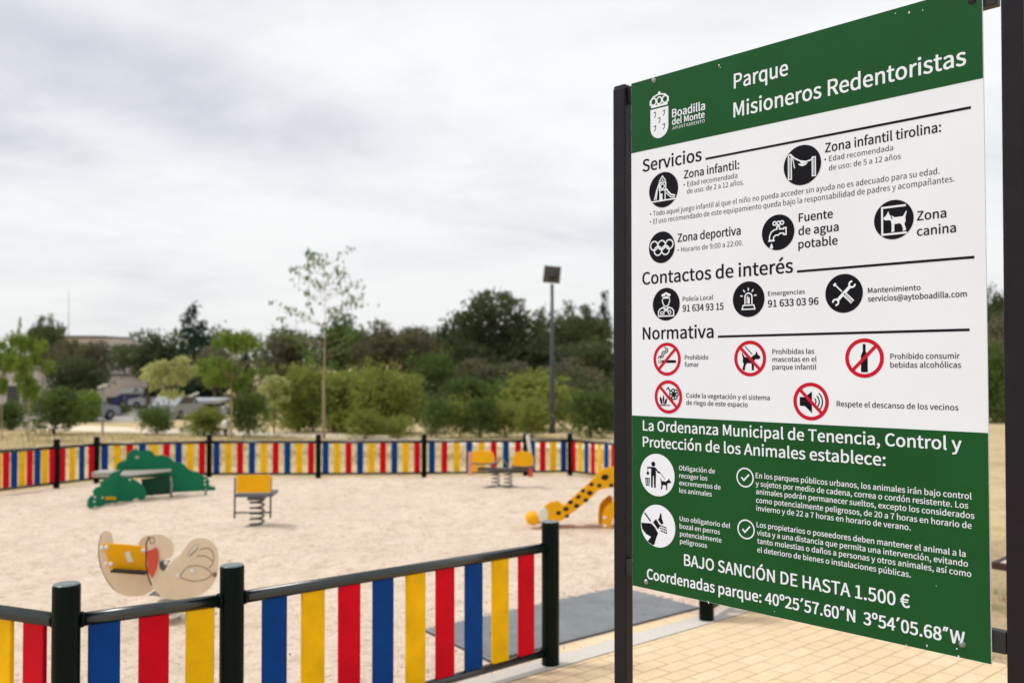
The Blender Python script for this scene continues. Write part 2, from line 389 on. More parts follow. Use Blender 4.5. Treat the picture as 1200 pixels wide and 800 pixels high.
# paved path to the gate: along and across directions of the near fence
eu = Vector((PD.x - PC.x, PD.y - PC.y, 0)).normalized()      # along the gate line
ev = Vector((eu.y, -eu.x, 0))                                # towards the camera side
mA, mB_, mC, mD = G(496, 740), G(727, 690), G(819, 714), G(574, 777)
off0 = (Vector((mC.x, mC.y, 0)) - Vector((PD.x, PD.y, 0))).dot(ev)
def uv(u, v): p = Vector((PD.x, PD.y, 0)) + eu * u + ev * v; return (p.x, p.y)
uL = -5.5
KS, KW, ROWW = off0 + 0.13, 0.17, 0.13
def local_sheet(name, rect, lift, m):
    """sheet whose local axes run along the gate line, so that the paver pattern follows it"""
    u0, u1, v0, v1 = rect; mb = MB()
    ua, ub = (edge_u(v0), edge_u(v1)) if u1 is None else (u1, u1)
    vs = []
    for u, v in [(u0, v0), (ua, v0), (ub, v1), (u0, v1)]:
        x, y = uv(u, v); vs.append((u, -v, zg(y) + lift))
    mb.add(vs, [(0, 1, 2, 3)])
    o = mb.build(name, m); o.location = (PD.x, PD.y, 0); o.rotation_euler = (0, 0, math.atan2(eu.y, eu.x))
    tag(o, kind='structure'); return o
sheet('soil', [uv(-9, off0 - 0.9), uv(-1.9, off0 - 0.9), uv(-1.9, KS + KW + 3.5), uv(-9, KS + KW + 3.5)], 0.002, M['sand'])
sheet('soil', [uv(0.0, 0.05), uv(9, 0.05), uv(9, 6), uv(0.0, 6)], 0.003, M['soil'])
def to_uv(p): q = Vector((p.x - PD.x, p.y - PD.y, 0)); return q.dot(eu), q.dot(ev)
E0, E1 = to_uv(G(866, 711)), to_uv(G(1172, 778.5))
def edge_u(v): return E0[0] + (E1[0] - E0[0]) * (v - E0[1]) / (E1[1] - E0[1])
local_sheet('paving', (-2.45, 0.08, off0 + 0.005, KS), 0.008, M['paver'])
local_sheet('kerb', (-2.6, 0.55, KS, KS + KW), 0.013, M['kerb'])
local_sheet('paving', (-2.6, None, KS + KW, 7.0), 0.009, M['paver'])

# far ground: pale path and the car park
pathpts = [(-60, 496), (0, 498), (60, 500.5), (200, 505.5), (330, 508.5), (450, 514), (560, 520), (700, 524), (760, 525)]
lo = [G(x, y + (2.6 if x > 420 else 3.2)) for x, y in pathpts]; up = [G(x, y - 3.2) for x, y in pathpts]
mb = MB(); vs = [(p.x, p.y, zg(p.y) + 0.006) for p in lo] + [(p.x, p.y, zg(p.y) + 0.006) for p in up]; k = len(lo)
mb.add(vs, [(i, i + 1, k + i + 1, k + i) for i in range(k - 1)])
tag(mb.build('path', M['path']), kind='structure')
mb = MB()
cpx = [(-46, -16)]
vs = []
for y in range(50, 82, 5): vs += [(-47, y, zg(y) + 0.012), (-20, y, zg(y) + 0.012)]
mb.add(vs, [(2 * i, 2 * i + 1, 2 * i + 3, 2 * i + 2) for i in range(len(vs) // 2 - 1)])
tag(mb.build('car_park', M['asphalt']), kind='structure')

# ------------------------------------------------------------------ park sign
SW, SH = 0.985, 1.5
SYAW, SRX, SRY = -0.79750218, -0.00943098, -0.00739627
ST = Vector((0.35904242, 2.68168174, 2.32350702))
sign_foot = vec(0.70, 2.325)
sign = thing('park_sign', 'tall green and white park information board between two dark steel posts', 'sign', sign_foot, SYAW)
inv = (Matrix.Translation(sign_foot) @ Matrix.Rotation(SYAW, 4, 'Z')).inverted()
Rp = Matrix.Rotation(SYAW, 4, 'Z') @ Matrix.Rotation(SRX, 4, 'X') @ Matrix.Rotation(SRY, 4, 'Y')
panel_world = Matrix.Translation(ST) @ Rp
panel_local = inv @ panel_world
TH = 0.004
mb = MB(); mb.box((SW / 2, TH / 2, -SH / 2), (SW, TH, SH), bev=0.0012)
panel = mb.build('sign_panel', M['panel_white'], sign); panel.matrix_local = panel_local
# homography photo -> sign (u, v in 0..1)
def homog(src, dst):
    A = []
    for (u, v), (x, y) in zip(src, dst):
        A.append([u, v, 1, 0, 0, 0, -x * u, -x * v, -x]); A.append([0, 0, 0, u, v, 1, -y * u, -y * v, -y])
    return np.linalg.svd(np.array(A, float))[2][-1].reshape(3, 3)
HI = np.linalg.inv(homog([(0, 0), (1, 0), (1, 1), (0, 1)], [(739, 98.7), (1152, -19.5), (1161.5, 778), (741.5, 686.3)]))
def S(px, py):
    p = HI @ np.array([px, py, 1.0]); return p[0] / p[2] * SW, -p[1] / p[2] * SH     # panel-local x, z
# bands of green film
def band(z0, z1, name):
    mb = MB(); y = -0.0005; e_ = 0.0010
    mb.add([(e_, y, z0), (SW - e_, y, z0), (SW - e_, y, z1), (e_, y, z1)], [(0, 1, 2, 3)])
    return mb.build(name, M['print_green'], panel)
zh = (S(739, 181)[1] + S(1153.2, 92)[1]) / 2; zf = (S(740, 487.6)[1] + S(1159, 508.4)[1]) / 2
band(zh, -0.001, 'header_band'); band(-SH + 0.001, zf, 'footer_band')

# letter outlines (thousandths of an em, capital height 700): advance, contours
GLYPHS = {
 ' ': [214, []],
 ',': [265, ['72,-181 130,-148 174,-102 201,-47 211,18 206,61 191,93 168,113 138,120 112,116 91,104 77,85 72,59 77,34 91,14 111,2 136,-2 146,-1 139,-42 120,-77 90,-107 51,-130']],
 '.': [265, ['133,-12 157,-8 177,6 191,27 196,53 191,81 177,102 157,116 133,120 108,116 88,102 75,81 70,53 75,27 88,6 108,-8']],
 '0': [530, ['265,-12 356,10 424,78 468,192 483,352 468,511 424,623 356,690 265,712 175,690 106,623 63,511 48,352 63,192 106,78 175,10', '265,58 211,75 169,128 142,220 132,352 142,484 169,575 211,627 265,644 320,627 362,575 389,484 399,352 389,220 362,128 320,75']],
 '1': [530, ['84,0 468,0 468,73 328,73 328,700 261,700 231,685 197,671 116,650 116,595 241,595 241,73 84,73']],
 '2': [530, ['42,0 482,0 482,75 261,75 174,69 286,183 373,294 429,401 449,507 435,592 394,656 329,698 244,712 183,705 129,685 82,652 38,610 89,561 120,593 155,619 193,636 234,642 291,631 331,603 355,559 363,503 344,409 285,304 185,186 42,52']],
 '3': [530, ['251,-12 339,1 411,40 459,103 477,187 465,253 433,305 386,342 329,365 329,370 379,395 419,431 444,479 453,538 437,612 395,667 330,701 248,712 191,706 141,689 95,662 53,629 100,574 132,601 167,623 205,637 245,642 295,634 332,611 356,576 364,531 354,478 321,436 262,408 170,397 170,330 272,320 340,292 377,248 388,190 377,136 348,95 303,69 245,60 191,67 145,85 106,110 73,140 28,84 67,48 116,17 177,-4']],
 '4': [530, ['325,0 407,0 407,193 500,193 500,263 407,263 407,700 310,700 19,250 19,193 325,193', '325,263 110,263 269,501 326,605 329,605 325,477']],
 '5': [530, ['250,-12 336,4 409,50 460,125 479,227 463,327 417,397 350,438 268,451 239,449 212,443 187,435 163,423 181,626 445,626 445,700 105,700 82,373 129,344 157,361 185,374 213,382 245,385 305,374 351,343 380,293 391,225 379,156 347,104 300,72 242,60 186,67 140,84 102,109 70,138 26,80 66,46 115,16 176,-5']],
 '6': [530, ['287,-12 365,4 429,50 473,122 489,215 475,311 436,380 375,421 294,435 252,429 211,412 171,386 136,350 152,487 191,577 247,626 316,641 347,637 377,626 404,609 427,587 477,641 445,670 407,692 363,707 312,712 215,692 132,626 75,509 53,334 71,183 120,74 194,9', '138,281 173,322 210,350 246,365 280,370 335,359 375,328 398,279 406,215 397,150 372,100 334,68 287,56 228,71 183,114 153,184']],
 '7': [530, ['189,0 280,0 294,187 325,348 385,496 485,647 485,700 47,700 47,626 387,626 300,485 241,341 206,183']],
 '8': [530, ['267,-12 357,2 426,40 470,97 486,168 476,233 450,283 413,322 369,352 369,357 400,387 430,426 453,473 461,526 448,601 410,659 350,697 269,711 193,698 133,661 92,605 77,533 85,482 106,438 136,401 172,371 172,368 125,336 84,293 55,239 44,174 61,99 107,40 178,2', '315,380 255,406 205,438 170,479 157,533 165,579 188,615 223,637 268,646 318,636 355,610 379,570 387,521 382,483 369,447 346,413', '268,53 210,62 163,89 132,130 121,181 128,229 148,272 179,309 218,340 289,310 348,276 388,232 403,171 393,123 366,86 324,61']],
 '9': [530, ['224,-12 319,9 400,77 457,199 478,380 461,526 411,630 336,692 243,712 165,696 101,650 58,578 42,485 56,390 95,321 156,280 235,265 279,272 321,289 361,315 396,350 379,214 340,124 286,75 222,60 188,64 157,74 128,91 103,114 55,59 88,31 126,8 171,-7', '395,424 359,381 322,352 285,336 249,330 195,341 156,373 132,421 124,485 133,551 158,601 196,633 244,645 303,630 349,588 380,519']],
 ':': [265, ['133,372 157,377 177,391 191,412 196,439 191,466 177,487 157,501 133,506 108,501 88,487 75,466 70,439 75,412 88,391 108,377', '133,-12 157,-8 177,6 191,27 196,53 191,81 177,102 157,116 133,120 108,116 88,102 75,81 70,53 75,27 88,6 108,-8']],
 '@': [903, ['429,-165 483,-162 535,-152 585,-135 632,-111 608,-59 571,-78 529,-93 484,-103 435,-107 309,-85 208,-22 142,81 117,220 149,389 233,519 353,602 492,631 620,609 713,547 769,452 788,332 775,240 741,170 695,127 644,112 607,119 585,143 577,182 585,238 627,451 570,451 558,407 556,407 539,430 519,446 497,456 471,459 386,437 321,378 279,298 265,212 274,147 302,100 343,70 393,60 429,66 463,82 495,105 523,134 526,134 538,98 562,73 595,58 636,53 710,71 779,125 829,213 849,336 824,480 754,592 644,664 499,689 329,656 187,560 90,411 53,217 83,52 163,-68 282,-141', '411,120 381,126 357,143 341,173 335,217 345,279 372,338 415,381 471,398 491,396 509,388 525,374 540,353 510,184 483,155 457,135 433,124']],
 'A': [581, ['4,0 93,0 160,214 416,214 483,0 577,0 339,700 241,700', '182,284 253,509 286,628 290,628 394,284']],
 'B': [627, ['96,0 319,0 427,13 510,51 565,115 584,205 574,269 544,319 499,353 442,372 442,377 486,400 518,435 538,479 544,529 527,608 477,661 401,691 304,700 96,700', '184,403 184,630 292,630 364,624 416,605 447,570 457,518 448,469 418,433 366,411 288,403', '184,71 184,334 307,334 388,327 448,304 485,265 498,208 485,147 447,104 387,79 307,71']],
 'C': [609, ['360,-12 424,-6 481,14 531,45 575,88 526,144 491,111 453,86 411,70 364,65 273,85 205,142 161,233 146,352 162,470 207,559 277,615 367,635 409,630 447,617 480,596 510,569 558,626 523,659 479,686 426,705 366,712 242,688 144,616 79,502 55,350 78,197 142,83 239,12']],
 'D': [657, ['96,0 275,0 415,24 517,93 579,204 601,352 579,501 517,610 413,677 271,700 96,700', '184,73 184,628 264,628 372,610 449,557 495,470 510,352 495,234 449,146 372,91 264,73']],
 'E': [562, ['96,0 510,0 510,75 184,75 184,330 450,330 450,406 184,406 184,626 499,626 499,700 96,700']],
 'F': [527, ['96,0 184,0 184,314 452,314 452,389 184,389 184,626 499,626 499,700 96,700']],
 'H': [695, ['96,0 184,0 184,330 511,330 511,0 600,0 600,700 511,700 511,407 184,407 184,700 96,700']],
 'I': [280, ['96,0 184,0 184,700 96,700']],
 'J': [511, ['226,-12 314,5 374,51 408,120 419,205 419,700 330,700 330,214 323,146 302,100 267,73 218,65 182,69 150,83 122,108 96,144 33,98 68,50 112,16 164,-5']],
 'L': [519, ['96,0 491,0 491,75 184,75 184,700 96,700']],
 'M': [775, ['96,0 176,0 175,437 164,594 168,594 224,435 357,71 416,71 605,594 608,594 598,437 597,0 679,0 679,700 573,700 427,290 391,180 387,180 202,700 96,700']],
 'N': [690, ['96,0 180,0 180,368 176,478 169,586 173,586 248,442 503,0 594,0 594,700 510,700 511,281 522,115 518,115 442,259 186,700 96,700']],
 'O': [709, ['354,-12 475,13 570,86 631,201 653,352 631,503 570,617 475,688 354,712 233,688 139,617 77,503 55,352 77,201 139,86 233,13', '354,65 269,85 203,143 161,234 146,352 161,470 203,559 269,615 354,635 440,615 506,559 548,470 562,352 548,234 506,143 440,85']],
 'P': [605, ['96,0 184,0 184,279 300,279 405,292 486,331 539,399 558,495 539,591 486,655 403,689 296,700 96,700', '184,350 184,628 285,628 366,622 423,600 458,559 470,495 459,430 425,385 369,359 288,350']],
 'R': [606, ['184,368 184,628 302,628 375,622 428,601 461,562 472,504 461,444 428,402 375,376 302,368', '480,0 580,0 402,307 467,332 516,373 548,430 560,504 541,596 491,657 413,690 315,700 96,700 96,0 184,0 184,297 310,297']],
 'S': [569, ['290,-12 389,3 464,45 511,108 528,186 517,254 486,306 441,344 384,373 243,435 206,458 179,490 168,534 177,576 204,608 245,628 299,635 345,631 387,618 424,597 458,570 504,626 463,661 414,688 359,706 299,712 211,699 141,660 95,602 78,527 91,460 125,409 171,373 221,348 367,282 405,257 429,225 438,179 428,132 400,96 353,73 291,65 237,71 186,89 139,116 98,152 46,91 95,48 153,16 219,-5']],
 'T': [572, ['242,0 330,0 330,626 542,626 542,700 30,700 30,626 242,626']],
 'U': [689, ['345,-12 444,3 524,54 577,147 596,288 596,700 511,700 511,286 498,181 463,113 410,76 345,65 281,76 229,113 194,181 181,286 181,700 94,700 94,288 113,147 165,54 245,3']],
 'W': [838, ['173,0 278,0 409,542 417,582 421,582 456,422 562,0 668,0 813,700 729,700 653,319 615,92 609,92 560,319 462,700 381,700 259,206 235,92 231,92 116,700 25,700']],
 'Y': [507, ['209,0 297,0 297,271 508,700 416,700 256,349 252,349 93,700 -1,700 209,271']],
 'Z': [576, ['48,0 531,0 531,75 157,75 526,647 526,700 81,700 81,626 417,626 48,53']],
 'a': [538, ['207,-12 254,-7 299,9 340,33 379,62 382,62 390,0 461,0 461,319 451,407 419,474 363,517 282,532 221,526 166,509 118,488 78,464 112,404 145,424 182,442 223,455 267,459 320,448 353,419 370,377 374,329 232,304 133,265 75,209 56,135 68,72 99,26 147,-3', '232,58 196,63 167,77 147,103 140,140 152,186 192,223 264,251 374,270 374,126 338,97 303,75 268,63']],
 'b': [590, ['316,-12 401,6 473,61 523,149 541,267 528,376 488,460 424,513 335,532 292,526 250,511 209,488 172,459 176,552 176,760 88,760 88,0 158,0 165,53 169,53 204,26 241,5 279,-8', '302,61 274,64 243,73 210,89 176,115 176,388 212,418 247,440 280,454 313,458 377,445 419,406 443,345 451,266 440,180 408,116 361,75']],
 'c': [487, ['292,-12 338,-8 382,5 423,25 460,53 422,112 396,92 367,75 335,64 300,60 235,74 184,115 151,177 139,259 152,340 186,403 237,444 303,458 332,455 358,446 383,432 406,414 450,471 420,494 386,514 346,527 299,532 204,514 124,460 70,374 50,259 68,144 119,59 196,6']],
 'd': [592, ['265,-12 310,-7 352,9 389,33 422,61 425,61 433,0 504,0 504,760 416,760 416,561 421,472 388,497 354,516 317,528 275,532 190,513 118,458 69,372 51,259 66,144 109,58 176,6', '284,61 223,75 178,114 150,176 140,260 152,341 184,403 232,444 290,458 322,455 353,446 385,429 416,404 416,132 384,101 352,79 318,65']],
 'e': [529, ['298,-12 348,-8 392,3 432,19 468,40 437,98 408,81 377,68 344,60 308,57 240,70 187,106 151,164 136,239 485,239 489,288 475,389 435,466 370,515 282,532 196,513 121,459 69,373 50,259 69,144 122,59 201,6', '135,301 152,370 186,420 231,451 284,462 338,452 379,421 404,370 413,301']],
 'f': [310, ['32,448 102,448 102,0 189,0 189,448 299,448 299,519 189,519 189,601 194,645 207,677 230,696 263,703 306,695 321,689 340,756 321,763 277,771 253,773 186,761 139,727 111,673 102,602 102,519 32,514']],
 'g': [539, ['263,-239 371,-224 454,-185 507,-128 525,-59 514,-4 480,35 423,57 345,64 243,64 199,68 171,80 156,98 152,120 154,140 161,156 172,170 185,182 223,169 242,165 262,164 336,177 397,213 437,270 452,345 449,377 440,406 427,431 410,452 516,452 516,519 335,519 303,528 262,532 187,519 126,482 83,424 68,347 74,302 89,264 111,232 136,207 136,203 115,186 97,164 83,137 78,107 82,79 92,55 107,36 125,22 125,17 93,-7 69,-36 54,-67 49,-100 64,-159 108,-203 176,-230', '262,223 220,232 185,257 161,296 152,347 161,398 184,436 219,460 262,468 305,460 340,436 364,398 372,347 364,296 340,257 304,232', '275,-179 212,-172 165,-154 135,-125 125,-88 128,-65 137,-43 154,-21 178,0 212,-6 244,-8 334,-8 380,-11 413,-22 433,-43 439,-74 428,-113 395,-146 343,-170']],
 'h': [580, ['88,0 176,0 176,376 212,411 246,436 280,451 317,456 361,448 392,423 410,380 415,317 415,0 502,0 502,329 493,416 464,480 414,519 344,532 294,525 249,506 209,479 172,445 176,552 176,760 88,760']],
 'i': [263, ['88,0 176,0 176,519 88,519', '132,626 155,630 174,641 186,660 190,684 186,707 174,724 155,736 132,740 108,736 90,724 79,707 74,684 79,660 90,641 108,630']],
 'j': [263, ['33,-231 99,-219 143,-185 168,-131 176,-59 176,519 89,519 89,-59 86,-102 76,-134 57,-154 25,-161 11,-161 -25,-152 -42,-218 -9,-227', '132,626 155,630 173,641 186,660 190,684 186,707 173,724 155,736 132,740 108,736 90,724 78,707 74,684 78,660 90,641 108,630']],
 'l': [271, ['180,-12 220,-8 230,-5 218,62 200,60 190,62 183,69 178,80 176,97 176,760 88,760 88,103 93,54 109,18 138,-5']],
 'm': [884, ['88,0 176,0 176,376 210,411 244,436 275,451 306,456 348,448 379,423 396,380 402,317 402,0 489,0 489,376 524,411 558,436 589,451 620,456 663,448 693,423 710,380 716,317 716,0 803,0 803,329 794,416 765,480 716,519 647,532 600,525 557,504 515,473 475,433 455,474 425,505 385,525 331,532 286,525 245,506 206,478 170,443 168,443 159,519 88,519']],
 'n': [583, ['88,0 176,0 176,376 212,411 246,436 280,451 317,456 361,448 392,423 410,380 415,317 415,0 502,0 502,329 493,416 464,480 414,519 344,532 294,525 249,506 208,478 170,443 168,443 159,519 88,519']],
 'o': [579, ['289,-12 380,6 457,59 509,144 529,259 509,374 457,460 380,514 289,532 198,514 122,460 69,374 50,259 69,144 122,59 198,6', '289,60 228,74 181,115 150,177 139,259 150,340 181,403 228,444 289,458 351,444 398,403 429,340 440,259 429,177 398,115 351,74']],
 'p': [592, ['88,-219 176,-219 176,-43 173,48 208,22 244,3 281,-9 316,-12 401,6 473,61 523,149 541,267 528,376 488,460 424,513 335,532 291,526 248,510 207,486 168,458 159,519 88,519', '302,61 274,64 243,73 210,89 176,115 176,388 212,418 247,440 281,454 313,458 377,445 419,406 443,345 451,266 440,180 408,116 361,75']],
 'q': [592, ['416,-219 504,-219 504,519 435,519 426,470 390,496 355,516 318,528 275,532 190,513 118,458 69,372 51,259 66,144 109,58 176,6 265,-12 308,-7 350,8 387,31 421,60 416,-34', '284,61 223,75 178,114 150,176 140,260 152,341 184,403 232,444 290,458 322,455 353,446 385,429 416,404 416,132 384,101 352,79 318,65']],
 'r': [371, ['88,0 176,0 176,333 204,389 237,426 272,447 306,454 344,449 356,445 372,520 360,526 333,531 317,532 275,524 236,503 200,469 170,424 168,424 159,519 88,519']],
 's': [447, ['223,-12 304,0 363,33 399,82 412,141 398,203 361,246 311,276 212,315 176,334 152,357 142,389 148,418 166,442 196,458 239,464 271,461 301,451 329,436 356,418 398,473 366,496 327,514 284,527 238,532 162,520 106,489 71,442 59,385 73,328 107,287 156,257 253,218 291,198 318,171 329,137 322,105 303,79 271,62 226,55 183,60 143,72 107,92 73,117 31,59 71,31 118,8 169,-7']],
 't': [360, ['250,-12 275,-11 324,0 347,7 329,73 316,67 285,59 270,58 232,65 208,84 194,115 190,158 190,448 331,448 331,519 190,519 190,665 117,665 108,519 26,514 26,448 103,448 103,160 111,90 135,35 181,0']],
 'u': [580, ['240,-12 289,-6 333,13 373,43 411,81 414,81 420,0 493,0 493,519 406,519 406,151 371,111 337,84 303,68 265,63 221,71 191,96 174,138 168,201 168,519 80,519 80,190 90,102 119,39 168,1']],
 'v': [498, ['200,0 302,0 485,519 399,519 253,71 248,71 201,223 103,519 12,519']],
 'x': [476, ['14,0 106,0 228,214 233,214 276,145 289,121 366,0 461,0 290,262 448,519 357,519 247,318 243,318 122,519 28,519 185,270']],
 'y': [498, ['96,-223 165,-210 218,-172 259,-115 290,-44 485,519 400,519 296,195 265,84 260,84 103,519 12,519 221,-1 209,-40 190,-85 164,-120 132,-143 93,-152 53,-143 35,-213 63,-221']],
 'z': [454, ['33,0 426,0 426,71 143,71 417,472 417,519 63,519 63,448 307,448 33,47']],
 '´': [300, ['60,575 130,575 250,780 150,780']],
 'º': [389, ['194,413 256,425 308,461 343,517 356,593 343,669 308,725 256,761 194,773 131,761 80,725 45,669 32,593 45,517 80,461 131,425', '194,467 154,476 124,502 105,542 98,593 105,645 124,684 154,710 194,719 234,710 263,684 282,645 288,593 282,542 263,502 234,476']],
 'Ó': [709, ['354,-12 475,13 570,86 631,201 653,352 631,503 570,617 475,688 354,712 233,688 139,617 77,503 55,352 77,201 139,86 233,13', '354,65 269,85 203,143 161,234 146,352 161,470 203,559 269,615 354,635 440,615 506,559 548,470 562,352 548,234 506,143 440,85', '336,744 498,866 448,926 298,788']],
 'á': [538, ['207,-12 254,-7 299,9 340,33 379,62 382,62 390,0 461,0 461,319 451,407 419,474 363,517 282,532 221,526 166,509 118,488 78,464 112,404 145,424 182,442 223,455 267,459 320,448 353,419 370,377 374,329 232,304 133,265 75,209 56,135 68,72 99,26 147,-3', '232,58 196,63 167,77 147,103 140,140 152,186 192,223 264,251 374,270 374,126 338,97 303,75 268,63', '269,611 436,775 376,833 225,655']],
 'é': [529, ['298,-12 348,-8 392,3 432,19 468,40 437,98 408,81 377,68 344,60 308,57 240,70 187,106 151,164 136,239 485,239 489,288 475,389 435,466 370,515 282,532 196,513 121,459 69,373 50,259 69,144 122,59 201,6', '135,301 152,370 186,420 231,451 284,462 338,452 379,421 404,370 413,301', '266,611 433,775 372,833 222,655']],
 'í': [263, ['88,0 176,0 176,519 88,519', '117,611 285,775 223,833 72,655']],
 'ñ': [583, ['88,0 176,0 176,376 212,411 246,436 280,451 317,456 361,448 392,423 410,380 415,317 415,0 502,0 502,329 493,416 464,480 414,519 344,532 294,525 249,506 208,478 170,443 168,443 159,519 88,519', '392,616 439,627 472,658 491,703 499,760 440,763 436,729 427,703 412,686 392,680 357,694 324,724 286,755 238,769 190,758 157,728 137,682 130,625 189,621 193,656 202,683 217,700 238,706 272,692 305,661 343,630']],
 'ó': [579, ['289,-12 380,6 457,59 509,144 529,259 509,374 457,460 380,514 289,532 198,514 122,460 69,374 50,259 69,144 122,59 198,6', '289,60 228,74 181,115 150,177 139,259 150,340 181,403 228,444 289,458 351,444 398,403 429,340 440,259 429,177 398,115 351,74', '273,611 441,775 380,833 228,655']],
 'ú': [580, ['240,-12 289,-6 333,13 373,43 411,81 414,81 420,0 493,0 493,519 406,519 406,151 371,111 337,84 303,68 265,63 221,71 191,96 174,138 168,201 168,519 80,519 80,190 90,102 119,39 168,1', '274,611 441,775 380,833 229,655']],
 '”': [420, ['60,560 110,560 200,780 120,780', '200,560 250,560 340,780 260,780']],
 '•': [420, ['300,330 284,390 240,434 180,450 120,434 76,390 60,330 76,270 120,226 180,210 240,226 284,270']],
 '€': [530, ['24,373 88,373 88,301 24,297 24,250 94,250 124,139 178,57 251,5 340,-12 395,-6 443,14 486,45 523,87 473,133 444,100 415,77 382,63 346,58 286,71 239,109 204,170 182,250 412,250 412,302 177,302 177,373 454,373 454,426 181,426 202,509 238,571 289,610 352,624 384,619 413,606 439,587 462,561 513,609 482,643 444,669 401,687 354,693 258,675 181,622 125,538 93,426 24,420']],
}
def text_lines(lines, name, m, y, bold=0.0):
    for L in lines:
        txt, x0, y0, x1, y1, cap = L[:6]; bw = L[6] if len(L) > 6 else bold
        a, b = S(x0, y0), S(x1, y1); z = (a[1] + b[1]) / 2; wdt = b[0] - a[0]
        hgt = S(x0, y0 - cap)[1] - a[1]
        cu = bpy.data.curves.new('t', 'CURVE'); cu.dimensions = '2D'; cu.fill_mode = 'BOTH'; cu.offset = min(bw, 0.0)
        pen = 0.0
        for ch in txt:
            adv, cons = GLYPHS[ch]
            for con in cons:
                pts = [tuple(float(t) / 1000 for t in q.split(',')) for q in con.split(' ')]
                sp_ = cu.splines.new('POLY'); sp_.points.add(len(pts) - 1); sp_.use_cyclic_u = True
                for k, (u, v) in enumerate(pts): sp_.points[k].co = (u + pen, v, 0, 1)
            pen += adv / 1000
        ob = bpy.data.objects.new('t', cu); COL.objects.link(ob); bpy.context.view_layer.update()
        me = ob.to_mesh(); co = np.array([v.co[:] for v in me.vertices]); mn, mx_ = co[:, 0].min(), co[:, 0].max()
        sx, sz = wdt / (mx_ - mn), hgt / 0.70
        mb = MB(); fs_ = [tuple(p.vertices) for p in me.polygons]
        for k, (ox, oz) in enumerate(((0, 0), (1, .7), (-1, .7), (1, -.7), (-1, -.7)) if bw > 0 else ((0, 0),)):
            mb.add([(a[0] + (c[0] - mn + ox * bw) * sx, y - k * 0.00002, z + (c[1] + oz * bw) * sz) for c in co], fs_)
        ob.to_mesh_clear(); bpy.data.objects.remove(ob); bpy.data.curves.remove(cu)
        mb.build(name, m, panel, fix=False)
B1 = 0.014; B2 = 0.014
text_lines([
    ('Parque', 860.3, 104, 923.5, 89.3, 17, B1), ('Misioneros Redentoristas', 859.9, 138.1, 1132.6, 76.9, 17, B1),
    ('Boadilla', 787.6, 138.1, 826, 129.7, 9.2, 0.018), ('del Monte', 787.6, 147.1, 825.6, 139.0, 7.4, 0.018), ('AYUNTAMIENTO', 787.8, 152.8, 826, 144.7, 3.7, -0.004),
], 'text_line', M['print_white'], -0.0010)
text_lines([
    ('Servicios', 752.9, 202.3, 821.9, 189.7, 14, B2), ('Contactos de interés', 752.9, 334.7, 929.1, 320.6, 14, B2), ('Normativa', 753.6, 399.4, 836.1, 396.6, 14, B2),
    ('Zona infantil:', 801.3, 209.9, 866, 199.4, 9.2, B2), ('• Edad recomendada', 800.9, 219.7, 864, 210.3, 5.7, -0.004), ('de uso: de 2 a 12 años.', 805, 227.8, 871.6, 217.8, 5.7, -0.004),
    ('Zona infantil tirolina:', 967.2, 179.1, 1103.1, 155.7, 10.6, B2), ('• Edad recomendada', 966.3, 189.6, 1046.9, 178.4, 6.2, -0.004), ('de uso: de 5 a 12 años', 971.5, 200.3, 1055.9, 187.6, 6.2, -0.004),
    ('• Todo aquel juego infantil al que el niño no pueda acceder sin ayuda no es adecuado para su edad.', 761.5, 254.6, 1101.3, 205, 5.7, -0.004),
    ('• El uso recomendado de este equipamiento queda bajo la responsabilidad de padres y acompañantes.', 761.5, 264, 1119, 213.8, 5.7, -0.004),
    ('Zona deportiva', 794.1, 285, 867.8, 276, 9.4, B2), ('• Horario de 9:00 a 22:00.', 793.8, 296.6, 870.6, 289.1, 5.7, -0.004),
    ('Fuente', 936.3, 260.6, 976, 256.8, 9.6, B2), ('de agua', 935.9, 275.6, 982.8, 272.8, 9.6, B2), ('potable', 935.9, 292, 981.6, 287.8, 9.6, B2),
    ('Zona', 1075, 259.1, 1109.1, 255.9, 10.5, B2), ('canina', 1075, 276.9, 1120.4, 273.5, 10.5, B2),
    ('Policía Local', 800.1, 354.4, 835.6, 352.1, 5.1, 0.004), ('91 634 93 15', 800.1, 366.6, 847.8, 363.8, 7.6, B2),
    ('Emergencias', 900.1, 347.8, 943.2, 345.4, 5.1, 0.004), ('91 633 03 96', 900.1, 360.9, 959.1, 358.1, 8, B2),
    ('Mantenimiento', 1017.3, 344.4, 1078.9, 341, 6, 0.008), ('servicios@aytoboadilla.com', 1017.3, 354.7, 1133.1, 348.5, 6.4, 0.01),
    ('Prohibido', 802.6, 422.5, 830.1, 422.5, 5.2, 0.006), ('fumar', 802.6, 430.9, 819, 430.9, 5.2, 0.006),
    ('Prohibidas las', 905.3, 415.9, 954.1, 415.6, 5.6, 0.006), ('mascotas en el', 905.3, 424.8, 956.9, 424.9, 5.6, 0.006), ('parque infantil', 905.3, 433.8, 956.5, 434.1, 5.6, 0.006),
    ('Prohibido consumir', 1043.5, 421.6, 1124.7, 421.2, 6.3, 0.006), ('bebidas alcohólicas', 1043.5, 431.5, 1126.2, 431.9, 6.3, 0.006),
    ('Cuide la vegetación y el sistema', 804.4, 467.1, 902.1, 469.8, 5.2, 0.006), ('de riego de este espacio', 804.4, 475.4, 876.3, 478, 5.2, 0.006),
    ('Respete el descanso de los vecinos', 980.7, 476.9, 1123, 481.9, 6.2, 0.006),
], 'text_line', M['print_black'], -0.0006)
